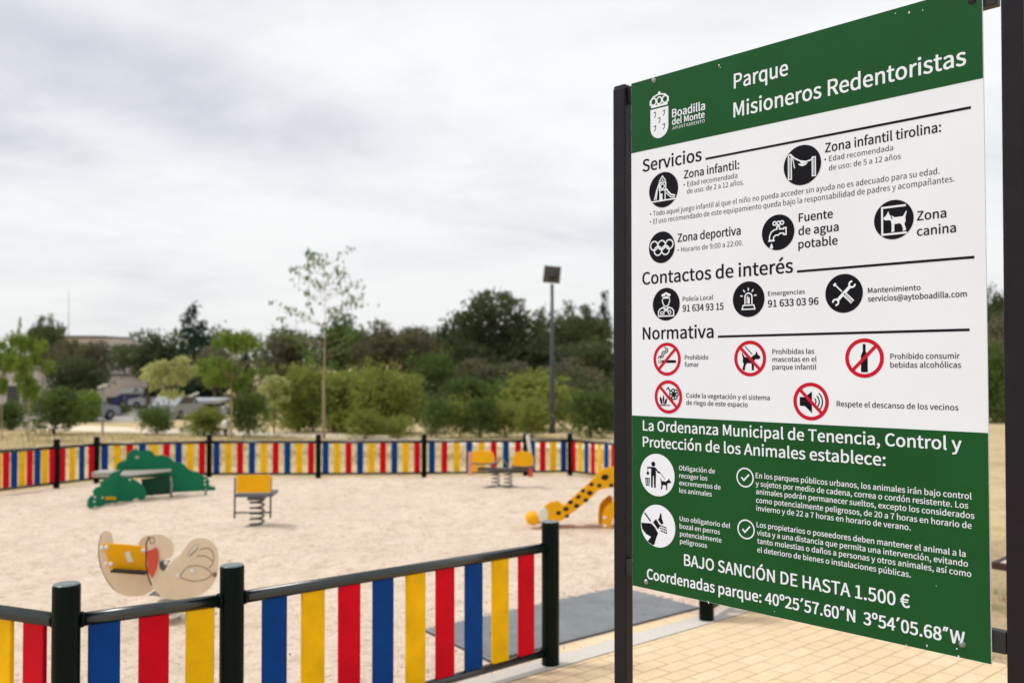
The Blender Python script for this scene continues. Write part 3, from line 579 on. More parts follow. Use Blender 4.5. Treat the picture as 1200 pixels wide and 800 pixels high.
text_lines([
    ('La Ordenanza Municipal de Tenencia, Control y', 754, 504.8, 1126.6, 529, 11.6, B1), ('Protección de los Animales establece:', 754, 523.5, 1037.5, 547.2, 11.6, B1),
    ('Obligación de', 796.2, 551.8, 838.2, 555.4, 5.3, 0.008), ('recoger los', 796.6, 560.6, 829.4, 563.8, 5.3, 0.008), ('excrementos de', 796.6, 569.1, 844.8, 574.3, 5.3, 0.008), ('los animales', 796.6, 577.9, 834.4, 582.2, 5.3, 0.008),
    ('Uso obligatorio del', 797.1, 611.3, 856, 618.4, 5.3, 0.008), ('bozal en perros', 797.1, 619.4, 844, 626.5, 5.3, 0.008), ('potencialmente', 797.5, 628.2, 845.9, 636.2, 5.3, 0.008), ('peligrosos', 797.5, 637.2, 829, 642.2, 5.3, 0.008),
    ('En los parques públicos urbanos, los animales irán bajo control', 886, 560.1, 1138.4, 586, 6.0, 0.008), ('y sujetos por medio de cadena, correa o cordón resistente. Los', 886, 569.4, 1134.4, 596.9, 6.0, 0.008),
    ('animales podrán permanecer sueltos, excepto los considerados', 886.4, 579, 1141.6, 608.5, 6.0, 0.008), ('como potencialmente peligrosos, de 20 a 7 horas en horario de', 886.4, 589.1, 1138.4, 619.8, 6.0, 0.008),
    ('invierno y de 22 a 7 horas en horario de verano.', 886.8, 598.7, 1067, 621.6, 6.0, 0.008),
    ('Los propietarios o poseedores deben mantener el animal a la', 887.1, 618.1, 1131.2, 652.2, 6.0, 0.008), ('vista y a una distancia que permita una intervención, evitando', 887.5, 627.4, 1133.9, 663.9, 6.0, 0.008),
    ('tanto molestias o daños a personas y otros animales, así como', 887.9, 636.6, 1137.9, 676.2, 6.0, 0.008), ('el deterioro de bienes o instalaciones públicas.', 887.9, 646.6, 1067.1, 676.9, 6.0, 0.008),
    ('BAJO SANCIÓN DE HASTA 1.500 €', 802.4, 662.5, 1066, 712.2, 13, B2), ('Coordenadas parque: 40º25´57.60”N  3º54´05.68”W', 759.1, 678.8, 1130, 754.3, 11.6, B2 + .004),
], 'text_line', M['print_white'], -0.0010)

# ruled lines
for (xa, ya, xb, yb) in ((826.6, 187.8, 1138.4, 126), (934, 319.1, 1142.1, 302.6), (841.4, 395.5, 1136.3, 387.6)):
    a, b = S(xa, ya), S(xb, yb); z = (a[1] + b[1]) / 2; h = 0.0030; mb = MB()
    mb.add([(a[0], -0.0006, z - h), (b[0], -0.0006, z - h), (b[0], -0.0006, z + h), (a[0], -0.0006, z + h)], [(0, 1, 2, 3)])
    mb.build('ruled_line', M['print_black'], panel)

class Pic:
    """flat pictogram in a circle: unit coordinates a (right), b (up)"""
    def __init__(s, px, py, r, base=0.0006):
        s.c = S(px, py); s.r = r; s.y = -base; s.mb = MB()
    def q(s, a, b): return (s.c[0] + a * s.r, s.y, s.c[1] + b * s.r)
    def nxt(s): s.y -= 0.00003
    def poly(s, pts, m):
        s.nxt(); s.mb.cur = m; t = tessellate_polygon([[Vector((a, b, 0)) for a, b in pts]])
        s.mb.add([s.q(a, b) for a, b in pts], [tuple(x) for x in t])
    def disc(s, a, b, r, m, n=40, ry=None):
        ry = ry or r; s.poly([(a + r * math.cos(2 * math.pi * k / n), b + ry * math.sin(2 * math.pi * k / n)) for k in range(n)], m)
    def stroke(s, pts, w, m, closed=False):
        s.nxt(); s.mb.cur = m; P_ = [Vector((a, b)) for a, b in pts]; n = len(P_); vs = []
        for i in range(n):
            if closed: p0, p1 = P_[i - 1], P_[(i + 1) % n]
            else: p0, p1 = P_[max(i - 1, 0)], P_[min(i + 1, n - 1)]
            d0 = (P_[i] - p0); d1 = (p1 - P_[i])
            d0 = d0.normalized() if d0.length > 1e-9 else d1.normalized(); d1 = d1.normalized() if d1.length > 1e-9 else d0
            n0 = Vector((-d0.y, d0.x)); n1 = Vector((-d1.y, d1.x)); mi = n0 + n1
            mi = mi.normalized() if mi.length > 1e-6 else n0
            k = w / 2 / max(mi.dot(n1), 0.5); vs += [P_[i] + mi * k, P_[i] - mi * k]
        fs = [(2 * i, 2 * i + 1, 2 * ((i + 1) % n) + 1, 2 * ((i + 1) % n)) for i in range(n if closed else n - 1)]
        s.mb.add([s.q(v.x, v.y) for v in vs], fs)
    def ring(s, a, b, r, w, m, n=40, ry=None):
        ry = ry or r; s.stroke([(a + r * math.cos(2 * math.pi * k / n), b + ry * math.sin(2 * math.pi * k / n)) for k in range(n)], w, m, True)
    def done(s, name='pictogram', label=None):
        o = s.mb.build(name, [M['print_black'], M['print_white'], M['print_red'], M['print_green']], panel, fix=False)
        if label: o['label'] = label
        return o
BK, WH, RD, GN = 0, 1, 2, 3
def arc(a, b, r, t0, t1, n=12): return [(a + r * math.cos(R(t0 + (t1 - t0) * k / n)), b + r * math.sin(R(t0 + (t1 - t0) * k / n))) for k in range(n + 1)]
DOG = [(-.62, .38), (-.50, .62), (-.44, .40), (-.26, .30), (-.10, .18), (.42, .20), (.62, .52), (.66, .50), (.56, .12), (.58, -.10), (.50, -.30), (.60, -.62), (.58, -.72), (.38, -.72), (.42, -.60), (.34, -.34), (.22, -.22), (-.12, -.24), (-.14, -.62), (-.12, -.72), (-.34, -.72), (-.30, -.62), (-.30, -.20), (-.36, .02), (-.50, .06), (-.62, .04), (-.80, .12), (-.82, .22)]
rr = 0.0475
# 1 play tower
p = Pic(777.3, 223.6, 0.0515); p.disc(0, 0, 1, BK)
p.poly([(-.34, .50), (-.06, .84), (.20, .50)], WH); p.poly([(-.24, .53), (-.06, .74), (.11, .53)], BK); p.disc(-.06, .60, .045, WH, 12)
p.stroke([(-.28, .42), (.16, .42), (.16, .0), (-.28, .0)], .07, WH, True); p.ring(-.06, .20, .13, .06, WH, 20)
p.stroke([(-.24, .38), (-.24, -.58)], .07, WH); p.stroke([(.12, .0), (.12, -.58)], .07, WH)
p.stroke([(-.30, .36), (-.46, .02), (-.62, -.52)], .08, WH); p.stroke([(-.42, .0), (-.50, -.52)], .06, WH)
p.stroke([(.20, .02), (.34, -.16), (.52, -.34), (.74, -.40), (.78, -.46)], .09, WH); p.stroke([(.20, -.18), (.34, -.34), (.52, -.48), (.76, -.52)], .06, WH)
p.poly([(-.22, -.20), (-.06, -.20), (-.06, -.56), (-.22, -.56)], WH)
p.stroke([(-.86, -.60), (.84, -.60)], .08, WH); p.done(label='black disc with a white climbing tower and slide')
# 2 zip line
p = Pic(940.1, 194.5, 0.0515); p.disc(0, 0, 1, BK)
for a in (-.66, .62):
    p.stroke([(a - .08, .60 if a < 0 else .30), (a + .08, .60 if a < 0 else .30), (a + .08, -.62), (a - .08, -.62)], .06, WH, True); p.stroke([(a, .5 if a < 0 else .2), (a, -.55)], .035, WH)
p.stroke([(-.66, .66), (-.40, .40), (-.10, .22), (.20, .14), (.45, .18), (.66, .32)], .07, WH)
p.stroke([(-.52, .52), (-.44, .1), (-.40, -.1)], .05, WH)
p.stroke([(-.10, .22), (.0, .08), (.22, .12)], .07, WH); p.poly([(-.22, .10), (.10, .04), (.32, .10), (.20, -.02), (.02, -.06), (-.14, .0)], WH); p.disc(.02, .15, .08, WH, 12)
p.done(label='black disc with a white zip line')
# 3 rings
p = Pic(775.4, 291.1, 0.0460); p.disc(0, 0, 1, BK)
for a, b in ((-.58, .14), (0, .14), (.58, .14), (-.29, -.20), (.29, -.20)): p.ring(a, b, .285, .085, WH, 32)
p.done(label='black disc with five white rings')
# 4 tap
p = Pic(911.7, 273.5, 0.0466); p.disc(0, 0, 1, BK)
p.stroke([(-.52, -.42), (-.52, -.20), (-.42, .04), (-.22, .16), (-.06, .18), (-.06, .34), (.10, .34), (.10, .18), (.36, .16), (.36, .22), (.50, .22), (.50, -.16), (.36, -.16), (.36, -.08), (.14, -.06), (.02, -.16), (-.12, -.14), (-.26, -.24), (-.28, -.42)], .075, WH, True)
for a in (-.20, .04, .26): p.ring(a, .52, .10, .07, WH, 16)
p.stroke([(.0, .34), (.02, .46)], .09, WH); p.stroke([(-.60, -.44), (-.20, -.44)], .08, WH)
p.poly([(-.40, -.56), (-.30, -.78)] + arc(-.40, -.80, .10, 0, -180, 8) + [(-.50, -.78)], WH); p.done(label='black disc with a white dripping tap')
# 5 dog zone
p = Pic(1047.4, 258.4, 0.0468); p.disc(0, 0, 1, BK)
p.stroke([(.62, .66), (-.58, .66), (-.58, -.72), (.66, -.72)], .10, WH)
p.poly([(a * .80 + .14, b * .80 - .04) for a, b in DOG], WH); p.stroke([(-.16, .30), (-.06, .02)], .05, BK); p.done(label='black disc with a white dog in a frame')
# 6 police officer
p = Pic(780.6, 357.8, 0.0474); p.disc(0, 0, 1, BK)
p.poly([(-.36, .58), (0, .74), (.36, .58), (.26, .44), (.26, .34), (-.26, .34), (-.26, .44)], WH); p.stroke([(-.24, .44), (0, .52), (.24, .44)], .05, BK); p.disc(0, .56, .05, BK, 10)
p.stroke([(-.27, .32), (-.27, .18), (-.18, -.04), (0, -.16), (.18, -.04), (.27, .18), (.27, .32)], .07, WH)
p.stroke([(-.56, -.72), (-.56, -.42), (-.44, -.28), (-.18, -.18), (0, -.34), (.18, -.18), (.44, -.28), (.56, -.42), (.56, -.72)], .08, WH, True)
p.stroke([(-.18, -.18), (-.10, -.44), (0, -.34), (.10, -.44), (.18, -.18)], .06, WH); p.ring(.26, -.50, .10, .06, WH, 14); p.stroke([(-.40, -.46), (-.16, -.46), (-.16, -.60), (-.40, -.60)], .06, WH, True)
p.done(label='black disc with a white police officer')
# 7 siren
p = Pic(877.2, 351.8, 0.0478); p.disc(0, 0, 1, BK)
p.stroke([(-.22, -.28), (-.22, .12)] + arc(0, .12, .22, 180, 0, 10) + [(.22, -.28)], .075, WH); p.stroke([(-.09, -.24), (-.09, .10), (-.02, .20)], .05, WH); p.poly([(-.04, -.26), (-.04, .10), (.08, .10), (.08, -.26)], WH)
p.stroke([(-.34, -.34), (.34, -.34), (.40, -.56), (-.40, -.56)], .07, WH, True)
for t in (90, 128, 52, 170, 10): p.stroke([(.34 * 1.05 * math.cos(R(t)), .12 + .36 * math.sin(R(t))), (.52 * math.cos(R(t)), .12 + .52 * math.sin(R(t)))], .07, WH)
p.done(label='black disc with a white siren')
# 8 tools
p = Pic(989, 344.9, 0.0480); p.disc(0, 0, 1, BK)
p.stroke([(-.36, -.36), (.36, .36)], .16, WH)
for sg in (1, -1): p.stroke([(sg * (.44 + .15 * math.cos(R(t))), sg * (.44 + .15 * math.sin(R(t)))) for t in range(85, 366, 14)], .09, WH)
p.stroke([(-.50, .50), (-.10, .10)], .07, WH); p.stroke([(-.54, .42), (-.42, .54)], .12, WH)
p.stroke([(-.06, .06), (.46, -.46)], .24, WH); p.stroke([(.02, -.02), (.44, -.44)], .10, BK); p.stroke([(.06, -.06), (.42, -.42)], .04, WH); p.done(label='black disc with white crossed spanner and screwdriver')

def ban(px, py, draw, slash, label):
    p = Pic(px, py, 0.0485); draw(p); p.ring(0, 0, .89, .19, RD)
    a = .86 * math.cos(R(45)); p.stroke([(-a, -a * slash), (a, a * slash)], .17, RD); p.done(label=label)
def smoke(p):
    p.poly([(-.62, -.06), (-.40, -.06), (-.40, -.22), (-.62, -.22)], BK); p.poly([(-.58, -.10), (-.44, -.10), (-.44, -.18), (-.58, -.18)], WH); p.poly([(-.36, -.06), (.64, -.06), (.64, -.22), (-.36, -.22)], BK)
    p.stroke([(-.62, .04), (-.58, .16), (-.44, .18), (-.34, .26), (-.36, .38), (-.28, .46), (-.14, .46), (-.06, .54), (-.08, .66), (-.18, .72)], .06, BK); p.stroke([(-.48, .04), (-.46, .10), (-.30, .12), (-.22, .24), (-.22, .34), (-.10, .36), (.06, .46), (.04, .66)], .05, BK)
ban(781.7, 422.1, smoke, 1, 'red prohibition ring over a lit cigarette')
def pet(p):
    p.poly([(-a * .78 + .0, b * .78 - .08) for a, b in DOG], BK); p.stroke([(-.30, .66), (.14, .22)], .05, BK)
ban(879, 421.2, pet, -1, 'red prohibition ring over a black dog')
ban(1012.9, 420.6, lambda p: p.poly([(-.07, .70), (.07, .70), (.07, .34), (.17, .12), (.17, -.70), (-.17, -.70), (-.17, .12), (-.07, .34)], BK), 1, 'red prohibition ring over a black bottle')
def plant(p):
    p.poly([(-.60, .02), (-.48, -.10), (-.40, -.46), (-.54, -.40), (-.62, -.20)], BK); p.poly([(-.36, .14), (-.28, -.10), (-.34, -.46), (-.42, -.20)], BK); p.poly([(-.06, -.06), (-.22, -.18), (-.32, -.46), (-.14, -.40)], BK); p.stroke([(-.66, -.50), (.14, -.50)], .05, BK)
    for k in range(7): p.ring(.40 + .22 * math.cos(R(51.4 * k)), .16 + .22 * math.sin(R(51.4 * k)), .10, .06, BK, 12)
    p.disc(.40, .16, .10, BK, 14); p.stroke([(-.04, .58), (.10, .40), (.24, .34)], .07, BK); p.stroke([(-.14, .42), (.06, .56)], .05, BK)
ban(783.3, 466.2, plant, -1, 'red prohibition ring over a plant and a flower')
def speaker(p):
    p.poly([(-.62, .22), (-.34, .22), (.06, .52), (.06, -.60), (-.34, -.24), (-.62, -.24)], BK)
    for r_ in (.22, .40, .58): p.stroke(arc(.06, .0, r_, -48, 48, 10), .06, BK)
ban(950.3, 471.4, speaker, -1, 'red prohibition ring over a loudspeaker')
# white discs
p = Pic(770.5, 557.4, 0.0612, 0.0008); p.disc(0, 0, 1, WH)
p.disc(-.22, .50, .12, BK, 16); p.poly([(-.34, .36), (-.10, .36), (-.06, .10), (-.08, -.62), (-.18, -.62), (-.20, -.06), (-.24, -.06), (-.26, -.62), (-.36, -.62), (-.36, .1)], BK)
p.stroke([(-.30, .32), (-.58, .30)], .08, BK); p.stroke([(-.12, .32), (.06, .14), (.18, .12)], .08, BK); p.stroke([(.16, .14), (.46, -.16)], .03, BK)
p.stroke([(-.54, .28), (-.54, .10)], .03, BK); p.disc(-.54, .04, .08, BK, 12)
p.poly([(-.70, -.18), (-.42, -.18), (-.46, -.56), (-.66, -.56)], BK); p.stroke([(-.61, -.22), (-.60, -.52)], .03, WH); p.stroke([(-.51, -.22), (-.52, -.52)], .03, WH)
p.poly([(-a * .42 + .46, b * .42 - .34) for a, b in DOG], BK); p.done(label='white disc with a person, a bin and a dog on a lead')
p = Pic(771.4, 616.9, 0.0612, 0.0008); p.disc(0, 0, 1, WH)
lo_ = [(math.cos(R(t)) * .985, math.sin(R(t)) * .985) for t in range(176, 254, 6)]
p.poly([(-.40, .08), (-.16, -.08), (.02, -.34), (-.08, -.56), (-.20, -.90)] + [(math.cos(R(t)) * .985, math.sin(R(t)) * .985) for t in (252, 246, 240, 233)] + [(-.40, -.56), (-.70, -.46), (-.93, -.24), (-.98, .04)], BK)
p.stroke([(-.78, .54), (-.42, .18)], .08, BK)
p.poly([(-.34, .10), (-.10, .32), (.14, .02), (.02, -.16)], BK); p.stroke([(-.30, .14), (.06, -.26)], .05, WH)
p.poly([(.06, .36), (.16, .64), (.22, .58), (.24, .38), (.34, .16), (.20, .10), (.0, .30)], BK)
for a in range(4):
    for b in range(3): p.disc(.16 + a * .10 + b * .02, -.02 - b * .12 - a * .02 + .06, .042, BK, 8)
p.done(label='white disc with a muzzled dog head')
for px, py in ((883 - 9.6, 560.2), (884.2 - 9.6, 620.6)):
    p = Pic(px, py, 0.0262, 0.0008); p.ring(0, 0, .93, .14, WH, 40); p.stroke([(-.42, .0), (-.14, -.30), (.46, .34)], .16, WH); p.done('tick_mark')
# crest
p = Pic(772.4, 137.2, 0.080, 0.0008)
sh = [(-.40, .30), (.40, .30), (.40, -.40)] + arc(0, -.40, .40, 0, -180, 12)
p.poly(sh, WH)
for a, b in ((-.2, .08), (.2, .08), (0, -.16), (-.2, -.42), (.2, -.42)): p.stroke([(a - .06, b + .08), (a + .04, b + .10), (a + .03, b - .02), (a - .03, b - .10)], .035, GN)
p.poly([(-.36, .36), (.36, .36), (.38, .44), (-.38, .44)], WH)
for a, w_ in ((-.26, .12), (0, .11), (.26, .12)): p.ring(a, .58, w_, .055, WH, 16, .13)
p.stroke([(-.40, .46), (-.40, .62), (-.26, .76), (0, .82), (.26, .76), (.40, .62), (.40, .46)], .055, WH); p.disc(0, .86, .06, WH, 10); p.done('crest', 'white municipal crest with crown')

# small chips in the paint along the edges
for k, (px, py, r_) in enumerate(((842.5, 77, 1.6), (844, 80, 1.0), (1066, 14.5, 1.5), (1050, 16, .8), (1082, 12, .8), (831, 706, 1.7), (829.5, 704, .9), (1086, 756, 1.4), (1123, 768, 1.8), (1062, 755, .8), (1121, 759, 1.3), (908, 716, .7), (1097, 686, .7))):
    sx_, sz_ = S(px, py); q = r_ * 0.0012; mb = MB()
    mb.add([(sx_ + q * (1 + .5 * math.sin(k * 7 + a * 3)) * math.cos(a * .9), -0.0012, sz_ + q * (1.5 + .7 * math.cos(k * 3 + a * 5)) * math.sin(a * .9)) for a in range(7)], [tuple(range(7))])
    mb.build('paint_chip', M['print_white'], panel)

# posts, crossbars, bolts
PWX, PDY = 0.046, 0.036
xl, xr = -0.028 - PWX / 2, SW + 0.028 + PWX / 2
def wpt(x, y, z): return panel_world @ Vector((x, y, z))
for xx in (xl, xr):
    ft = wpt(xx, PDY / 2 + 0.004, -SH); base = inv @ Vector((ft.x, ft.y, zg(ft.y) - 0.25))
    top = 2.318 if xx < 0 else 2.44
    topl = inv @ Vector((ft.x, ft.y, top)); mb = MB()
    mb.box((base.x, base.y, (base.z + topl.z) / 2), (PWX, PDY, topl.z - base.z), bev=0.005)
    mb.box((base.x, base.y, topl.z + 0.002), (PWX - 0.004, PDY - 0.004, 0.012), bev=0.004)
    mb.build('post', M['post_brown'], sign)
for z in (-0.028, -SH + 0.050):
    a = inv @ wpt(-0.028, 0.004 + 0.014, z); b = inv @ wpt(SW + 0.028, 0.004 + 0.014, z); c = (a + b) / 2; d = b - a
    mb = MB(); rotm = d.to_track_quat('X', 'Z').to_matrix(); mb.box(c, (d.length - 0.001, 0.026, 0.048), rotm, bev=0.003)
    mb.build('crossbar', M['bracket'], sign)
for px, py in ((765.8, 95.2), (1140, 0.5), (757.7, 682), (1126.7, 754)):
    s_ = S(px, py); mb = MB(); mb.smooth = True
    prof = [(0.0085, 0), (0.0085, 0.0012), (0.0062, 0.0018), (0.0058, 0.0042), (0.0035, 0.0058), (0.0, 0.0062)]
    mb.lathe(prof, (0, 0, 0), 14); mb.v = [(s_[0] + v[0], -0.0006 - v[2], s_[1] + v[1]) for v in mb.v]
    mb.build('bolt', M['steel'] if py > 50 else M['bracket'], panel)

# ------------------------------------------------------------------ fences
RT, RB, RRAD = 0.662, 0.085, 0.026
def slat_mesh(o, d, n, z0, z1, w=0.112, th=0.020, ch=0.003):
    prof = [(-w / 2, -th / 2 + ch), (-w / 2 + ch, -th / 2), (w / 2 - ch, -th / 2), (w / 2, -th / 2 + ch), (w / 2, th / 2 - ch), (w / 2 - ch, th / 2), (-w / 2 + ch, th / 2), (-w / 2, th / 2 - ch)]
    mb = MB(); vs = []
    for top in (0, 1):
        for a, b in prof:
            p = o + d * a + n * b; dz = d.z * 0
            vs.append((p.x, p.y, (z1 if top else z0) + a * slat_mesh.k))
    k = len(prof)
    mb.add(vs, [(i, (i + 1) % k, k + (i + 1) % k, k + i) for i in range(k)] + [tuple(range(k))[::-1], tuple(range(k, 2 * k))])
    return mb
def fence(label, pts, panels, skip_first=False, skip_last=False, group='runs of coloured slat fence round the playground'):
    """pts: post feet; panels: list of (colours, ts) with ts positions along the panel or None"""
    t = thing('playground_fence', label, 'fence', pts[0], 0, group); o0 = Vector(pts[0])
    for i, p in enumerate(pts):
        if (i == 0 and skip_first) or (i == len(pts) - 1 and skip_last): continue
        q = Vector(p) - o0; mb = MB()
        mb.lathe([(0.049, -0.12), (0.049, HP - 0.008), (0.0475, HP - 0.003), (0.044, HP - 0.001), (0.0, HP - 0.001)], q, 28)
        po = mb.build('post', M['fpost'], t)
        mb = MB(); mb.lathe([(0.0455, HP - 0.0005), (0.0445, HP + 0.002), (0.030, HP + 0.003), (0.0, HP + 0.0035)], q, 28); mb.build('post_cap', M['fcap'], po)
    for i, (cols, ts) in enumerate(panels):
        a, b = Vector(pts[i]) - o0, Vector(pts[i + 1]) - o0; d = b - a; L = math.hypot(d.x, d.y)
        dh = Vector((d.x / L, d.y / L, 0)); nn = Vector((-dh.y, dh.x, 0)); slat_mesh.k = d.z / L
        s0, s1 = a + dh * 0.046 + Vector((0, 0, d.z / L * 0.046)), b - dh * 0.046 - Vector((0, 0, d.z / L * 0.046))
        for nm, h, r_ in (('top_rail', RT, RRAD), ('bottom_rail', RB, RRAD * 0.86)):
            mb = MB(); mb.tube([s0 + Vector((0, 0, h)), s1 + Vector((0, 0, h))], r_, 16); mb.build(nm, M['frail'], t)
            if L > 1 or True:
                for q, sg in ((s0, 1), (s1, -1)):
                    cl = MB(); cl.tube([q + Vector((0, 0, h)), q + dh * sg * 0.012 + Vector((0, 0, h + sg * 0.012 * d.z / L))], r_ + 0.004, 16)
                    cl.build('rail_collar', M['fpost'], t)
        k = len(cols)
        for j, c in enumerate(cols):
            tt = ts[j] if ts else (j + 0.62) / (k + 0.24)
            q = a + d * tt
            slat_mesh(q, dh, nn, q.z + RB + RRAD * 0.5, q.z + RT - RRAD * 0.5).build('slat', M[{'b': 'blue', 'r': 'red', 'y': 'yellow'}[c]], t)
    return t
def ts_from_px(a, b, pxs):
    out = []
    for px in pxs:
        d = ray(px, 640); k = d.x / d.y; out.append((k * a.y - a.x) / ((b.x - a.x) - k * (b.y - a.y)))
    return out
BYR = 'byr' * 3
fence('near slat fence in red, yellow and blue, ending at the gateway beside the board', [PA, PB, PC],
      [('bry', ts_from_px(PA, PB, [123, 181, 235])), (BYR, ts_from_px(PB, PC, [322, 367, 409.5, 449, 487, 521.5, 555, 586, 616.5]))])
fence('slat fence at the lower left edge, one yellow and one red slat showing', [L3, L2, PA],
      [('ryb' * 3, None), ('ybr' * 2 + 'yr', [0.06, 0.18, 0.30, 0.42, 0.54, 0.66] + ts_from_px(L2, PA, [4, 42]))], skip_last=True)
fence('slat fence on the far left running away behind the green play table', [L5, L6, L7, L7b, L8, L9],
      [(BYR, None), (BYR, None), (BYR, None), (BYR, None), ('rybr', None)])
fence('long far slat fence between the sand and the row of bushes', [L9] + FAR, [(BYR, None)] * 3 + [('bryby' + 'rbr', None), ('bryb', None)], skip_first=True)
fence('slat fence turning towards the board behind the yellow slide', [FAR[-1], R1, R2, R3, R4, R5], [('rybrybryb', None), (BYR, None), (BYR, None), (BYR, None), (BYR, None)], skip_first=True)
fence('low dark fence run beyond the gateway, showing under the green and white board', [PD, R5], [(BYR[:9] + 'byr' * 2 + 'by', None)], skip_last=True)

# ------------------------------------------------------------------ rubber mat
mb = MB()
A2, B2_, C2, D2 = (Vector((p.x, p.y, 0)) for p in (mA, mB_, mC, mD))
mb2 = MB(); hgt = 0.014
def mz(p, h): return (p.x, p.y, zg(p.y) + h)
qa = [A2, D2, C2, B2_]
mb.add([mz(p, 0.002) for p in qa] + [mz(p, hgt) for p in qa], [(0, 1, 2, 3), (4, 5, 6, 7), (0, 4, 5, 1), (1, 5, 6, 2), (2, 6, 7, 3), (3, 7, 4, 0)])
tag(mb.build('rubber_mat', M['rubber_base']), 'ribbed grey rubber mat on the sand at the gateway', 'mat')
mat_o = bpy.data.objects['rubber_mat']
nr = 58
mb = MB()
for i in range(nr):
    f0 = (i + 0.12) / nr; f1 = (i + 0.66) / nr
    for (fa, fb) in ((f0, f1),):
        a0, a1 = B2_.lerp(A2, fa), B2_.lerp(A2, fb); b0, b1 = C2.lerp(D2, fa), C2.lerp(D2, fb)
        vs = [mz(a0, hgt), mz(a1, hgt), mz(b1, hgt), mz(b0, hgt), mz(a0.lerp(a1, .2), hgt + 0.008), mz(a0.lerp(a1, .8), hgt + 0.008), mz(b0.lerp(b1, .8), hgt + 0.008), mz(b0.lerp(b1, .2), hgt + 0.008)]
        mb.add(vs, [(4, 5, 6, 7), (0, 1, 5, 4), (1, 2, 6, 5), (2, 3, 7, 6), (3, 0, 4, 7)])
mb.build('ribbing', M['rubber'], mat_o)

# the trodden surface of the sand: low humps and scuffs, fading out at the fence and round the mat
def field_noise(X, Y, cell, seed):
    r_ = np.random.default_rng(seed); g = r_.normal(size=(80, 80)); u = X / cell + 31.3; v = Y / cell + 7.7
    i, j = np.floor(u).astype(int), np.floor(v).astype(int); fu, fv = u - i, v - j; fu = fu * fu * (3 - 2 * fu); fv = fv * fv * (3 - 2 * fv)
    q = lambda a, b: g[a % 80, b % 80]
    return q(i, j) * (1 - fu) * (1 - fv) + q(i + 1, j) * fu * (1 - fv) + q(i, j + 1) * (1 - fu) * fv + q(i + 1, j + 1) * fu * fv
def seg_dist(X, Y, a, b):
    dx, dy = b[0] - a[0], b[1] - a[1]; t = np.clip(((X - a[0]) * dx + (Y - a[1]) * dy) / (dx * dx + dy * dy), 0, 1)
    return np.hypot(X - a[0] - t * dx, Y - a[1] - t * dy)
def in_poly(X, Y, pts):
    c = np.zeros(X.shape, bool); n = len(pts)
    for i in range(n):
        (x0, y0), (x1, y1) = pts[i], pts[(i + 1) % n]
        if y0 == y1: continue
        c ^= ((y0 > Y) != (y1 > Y)) & (X < (x1 - x0) * (Y - y0) / (y1 - y0) + x0)
    return c
st = 0.055
gxs, gys = np.arange(-8.0, 5.2, st), np.arange(3.4, 18.2, st * 1.2); XX, YY = np.meshgrid(gxs, gys)
pp = [(p.x, p.y) for p in play]; dist = np.min([seg_dist(XX, YY, pp[i], pp[(i + 1) % len(pp)]) for i in range(len(pp))], 0)
mp_ = [(p.x, p.y) for p in (mA, mB_, mC, mD)]; dm = np.min([seg_dist(XX, YY, mp_[i], mp_[(i + 1) % 4]) for i in range(4)], 0); dm[in_poly(XX, YY, mp_)] = 0
inn = in_poly(XX, YY, pp); fade = np.clip(dist / 0.45, 0, 1) * np.clip(dm / 0.35, 0, 1); fade = fade * fade * (3 - 2 * fade) * inn
hh_ = 0.010 * field_noise(XX, YY, 0.33, 1) + 0.007 * field_noise(XX, YY, 0.17, 2) + 0.004 * field_noise(XX, YY, 0.09, 3)
tread = rng0 = np.random.default_rng(3)
for _ in range(900):                                             # foot prints: small oval dents with a rim
    fx, fy, an = rng0.uniform(-7.5, 4), rng0.uniform(4, 17.5), rng0.uniform(0, 6.28)
    i0, i1 = np.searchsorted(gxs, [fx - .3, fx + .3]); j0, j1 = np.searchsorted(gys, [fy - .3, fy + .3])
    dx, dy = XX[j0:j1, i0:i1] - fx, YY[j0:j1, i0:i1] - fy; a_ = dx * math.cos(an) + dy * math.sin(an); b_ = -dx * math.sin(an) + dy * math.cos(an)
    r2 = (a_ / .15) ** 2 + (b_ / .075) ** 2; hh_[j0:j1, i0:i1] += -.016 * np.exp(-r2) + .008 * np.exp(-(np.sqrt(r2) - 1.5) ** 2 * 4)
ZZ = -SLOPE * YY + 0.0045 + np.maximum(0.030 + hh_, 0.002) * fade
keep = fade > 0.0001; idx = -np.ones(XX.shape, int); ny, nx = XX.shape
quad = keep[:-1, :-1] & keep[1:, :-1] & keep[:-1, 1:] & keep[1:, 1:]
use = np.zeros_like(keep); use[:-1, :-1] |= quad; use[1:, :-1] |= quad; use[:-1, 1:] |= quad; use[1:, 1:] |= quad
idx[use] = np.arange(use.sum()); Q = np.stack([idx[:-1, :-1][quad], idx[:-1, 1:][quad], idx[1:, 1:][quad], idx[1:, :-1][quad]], 1)
me = bpy.data.meshes.new('sand'); me.from_pydata(np.stack([XX[use], YY[use], ZZ[use]], 1).tolist(), [], Q.tolist()); me.polygons.foreach_set('use_smooth', np.ones(len(Q), bool)); me.materials.append(M['sand'])
o = bpy.data.objects.new('sand', me); COL.objects.link(o); tag(o, kind='structure')

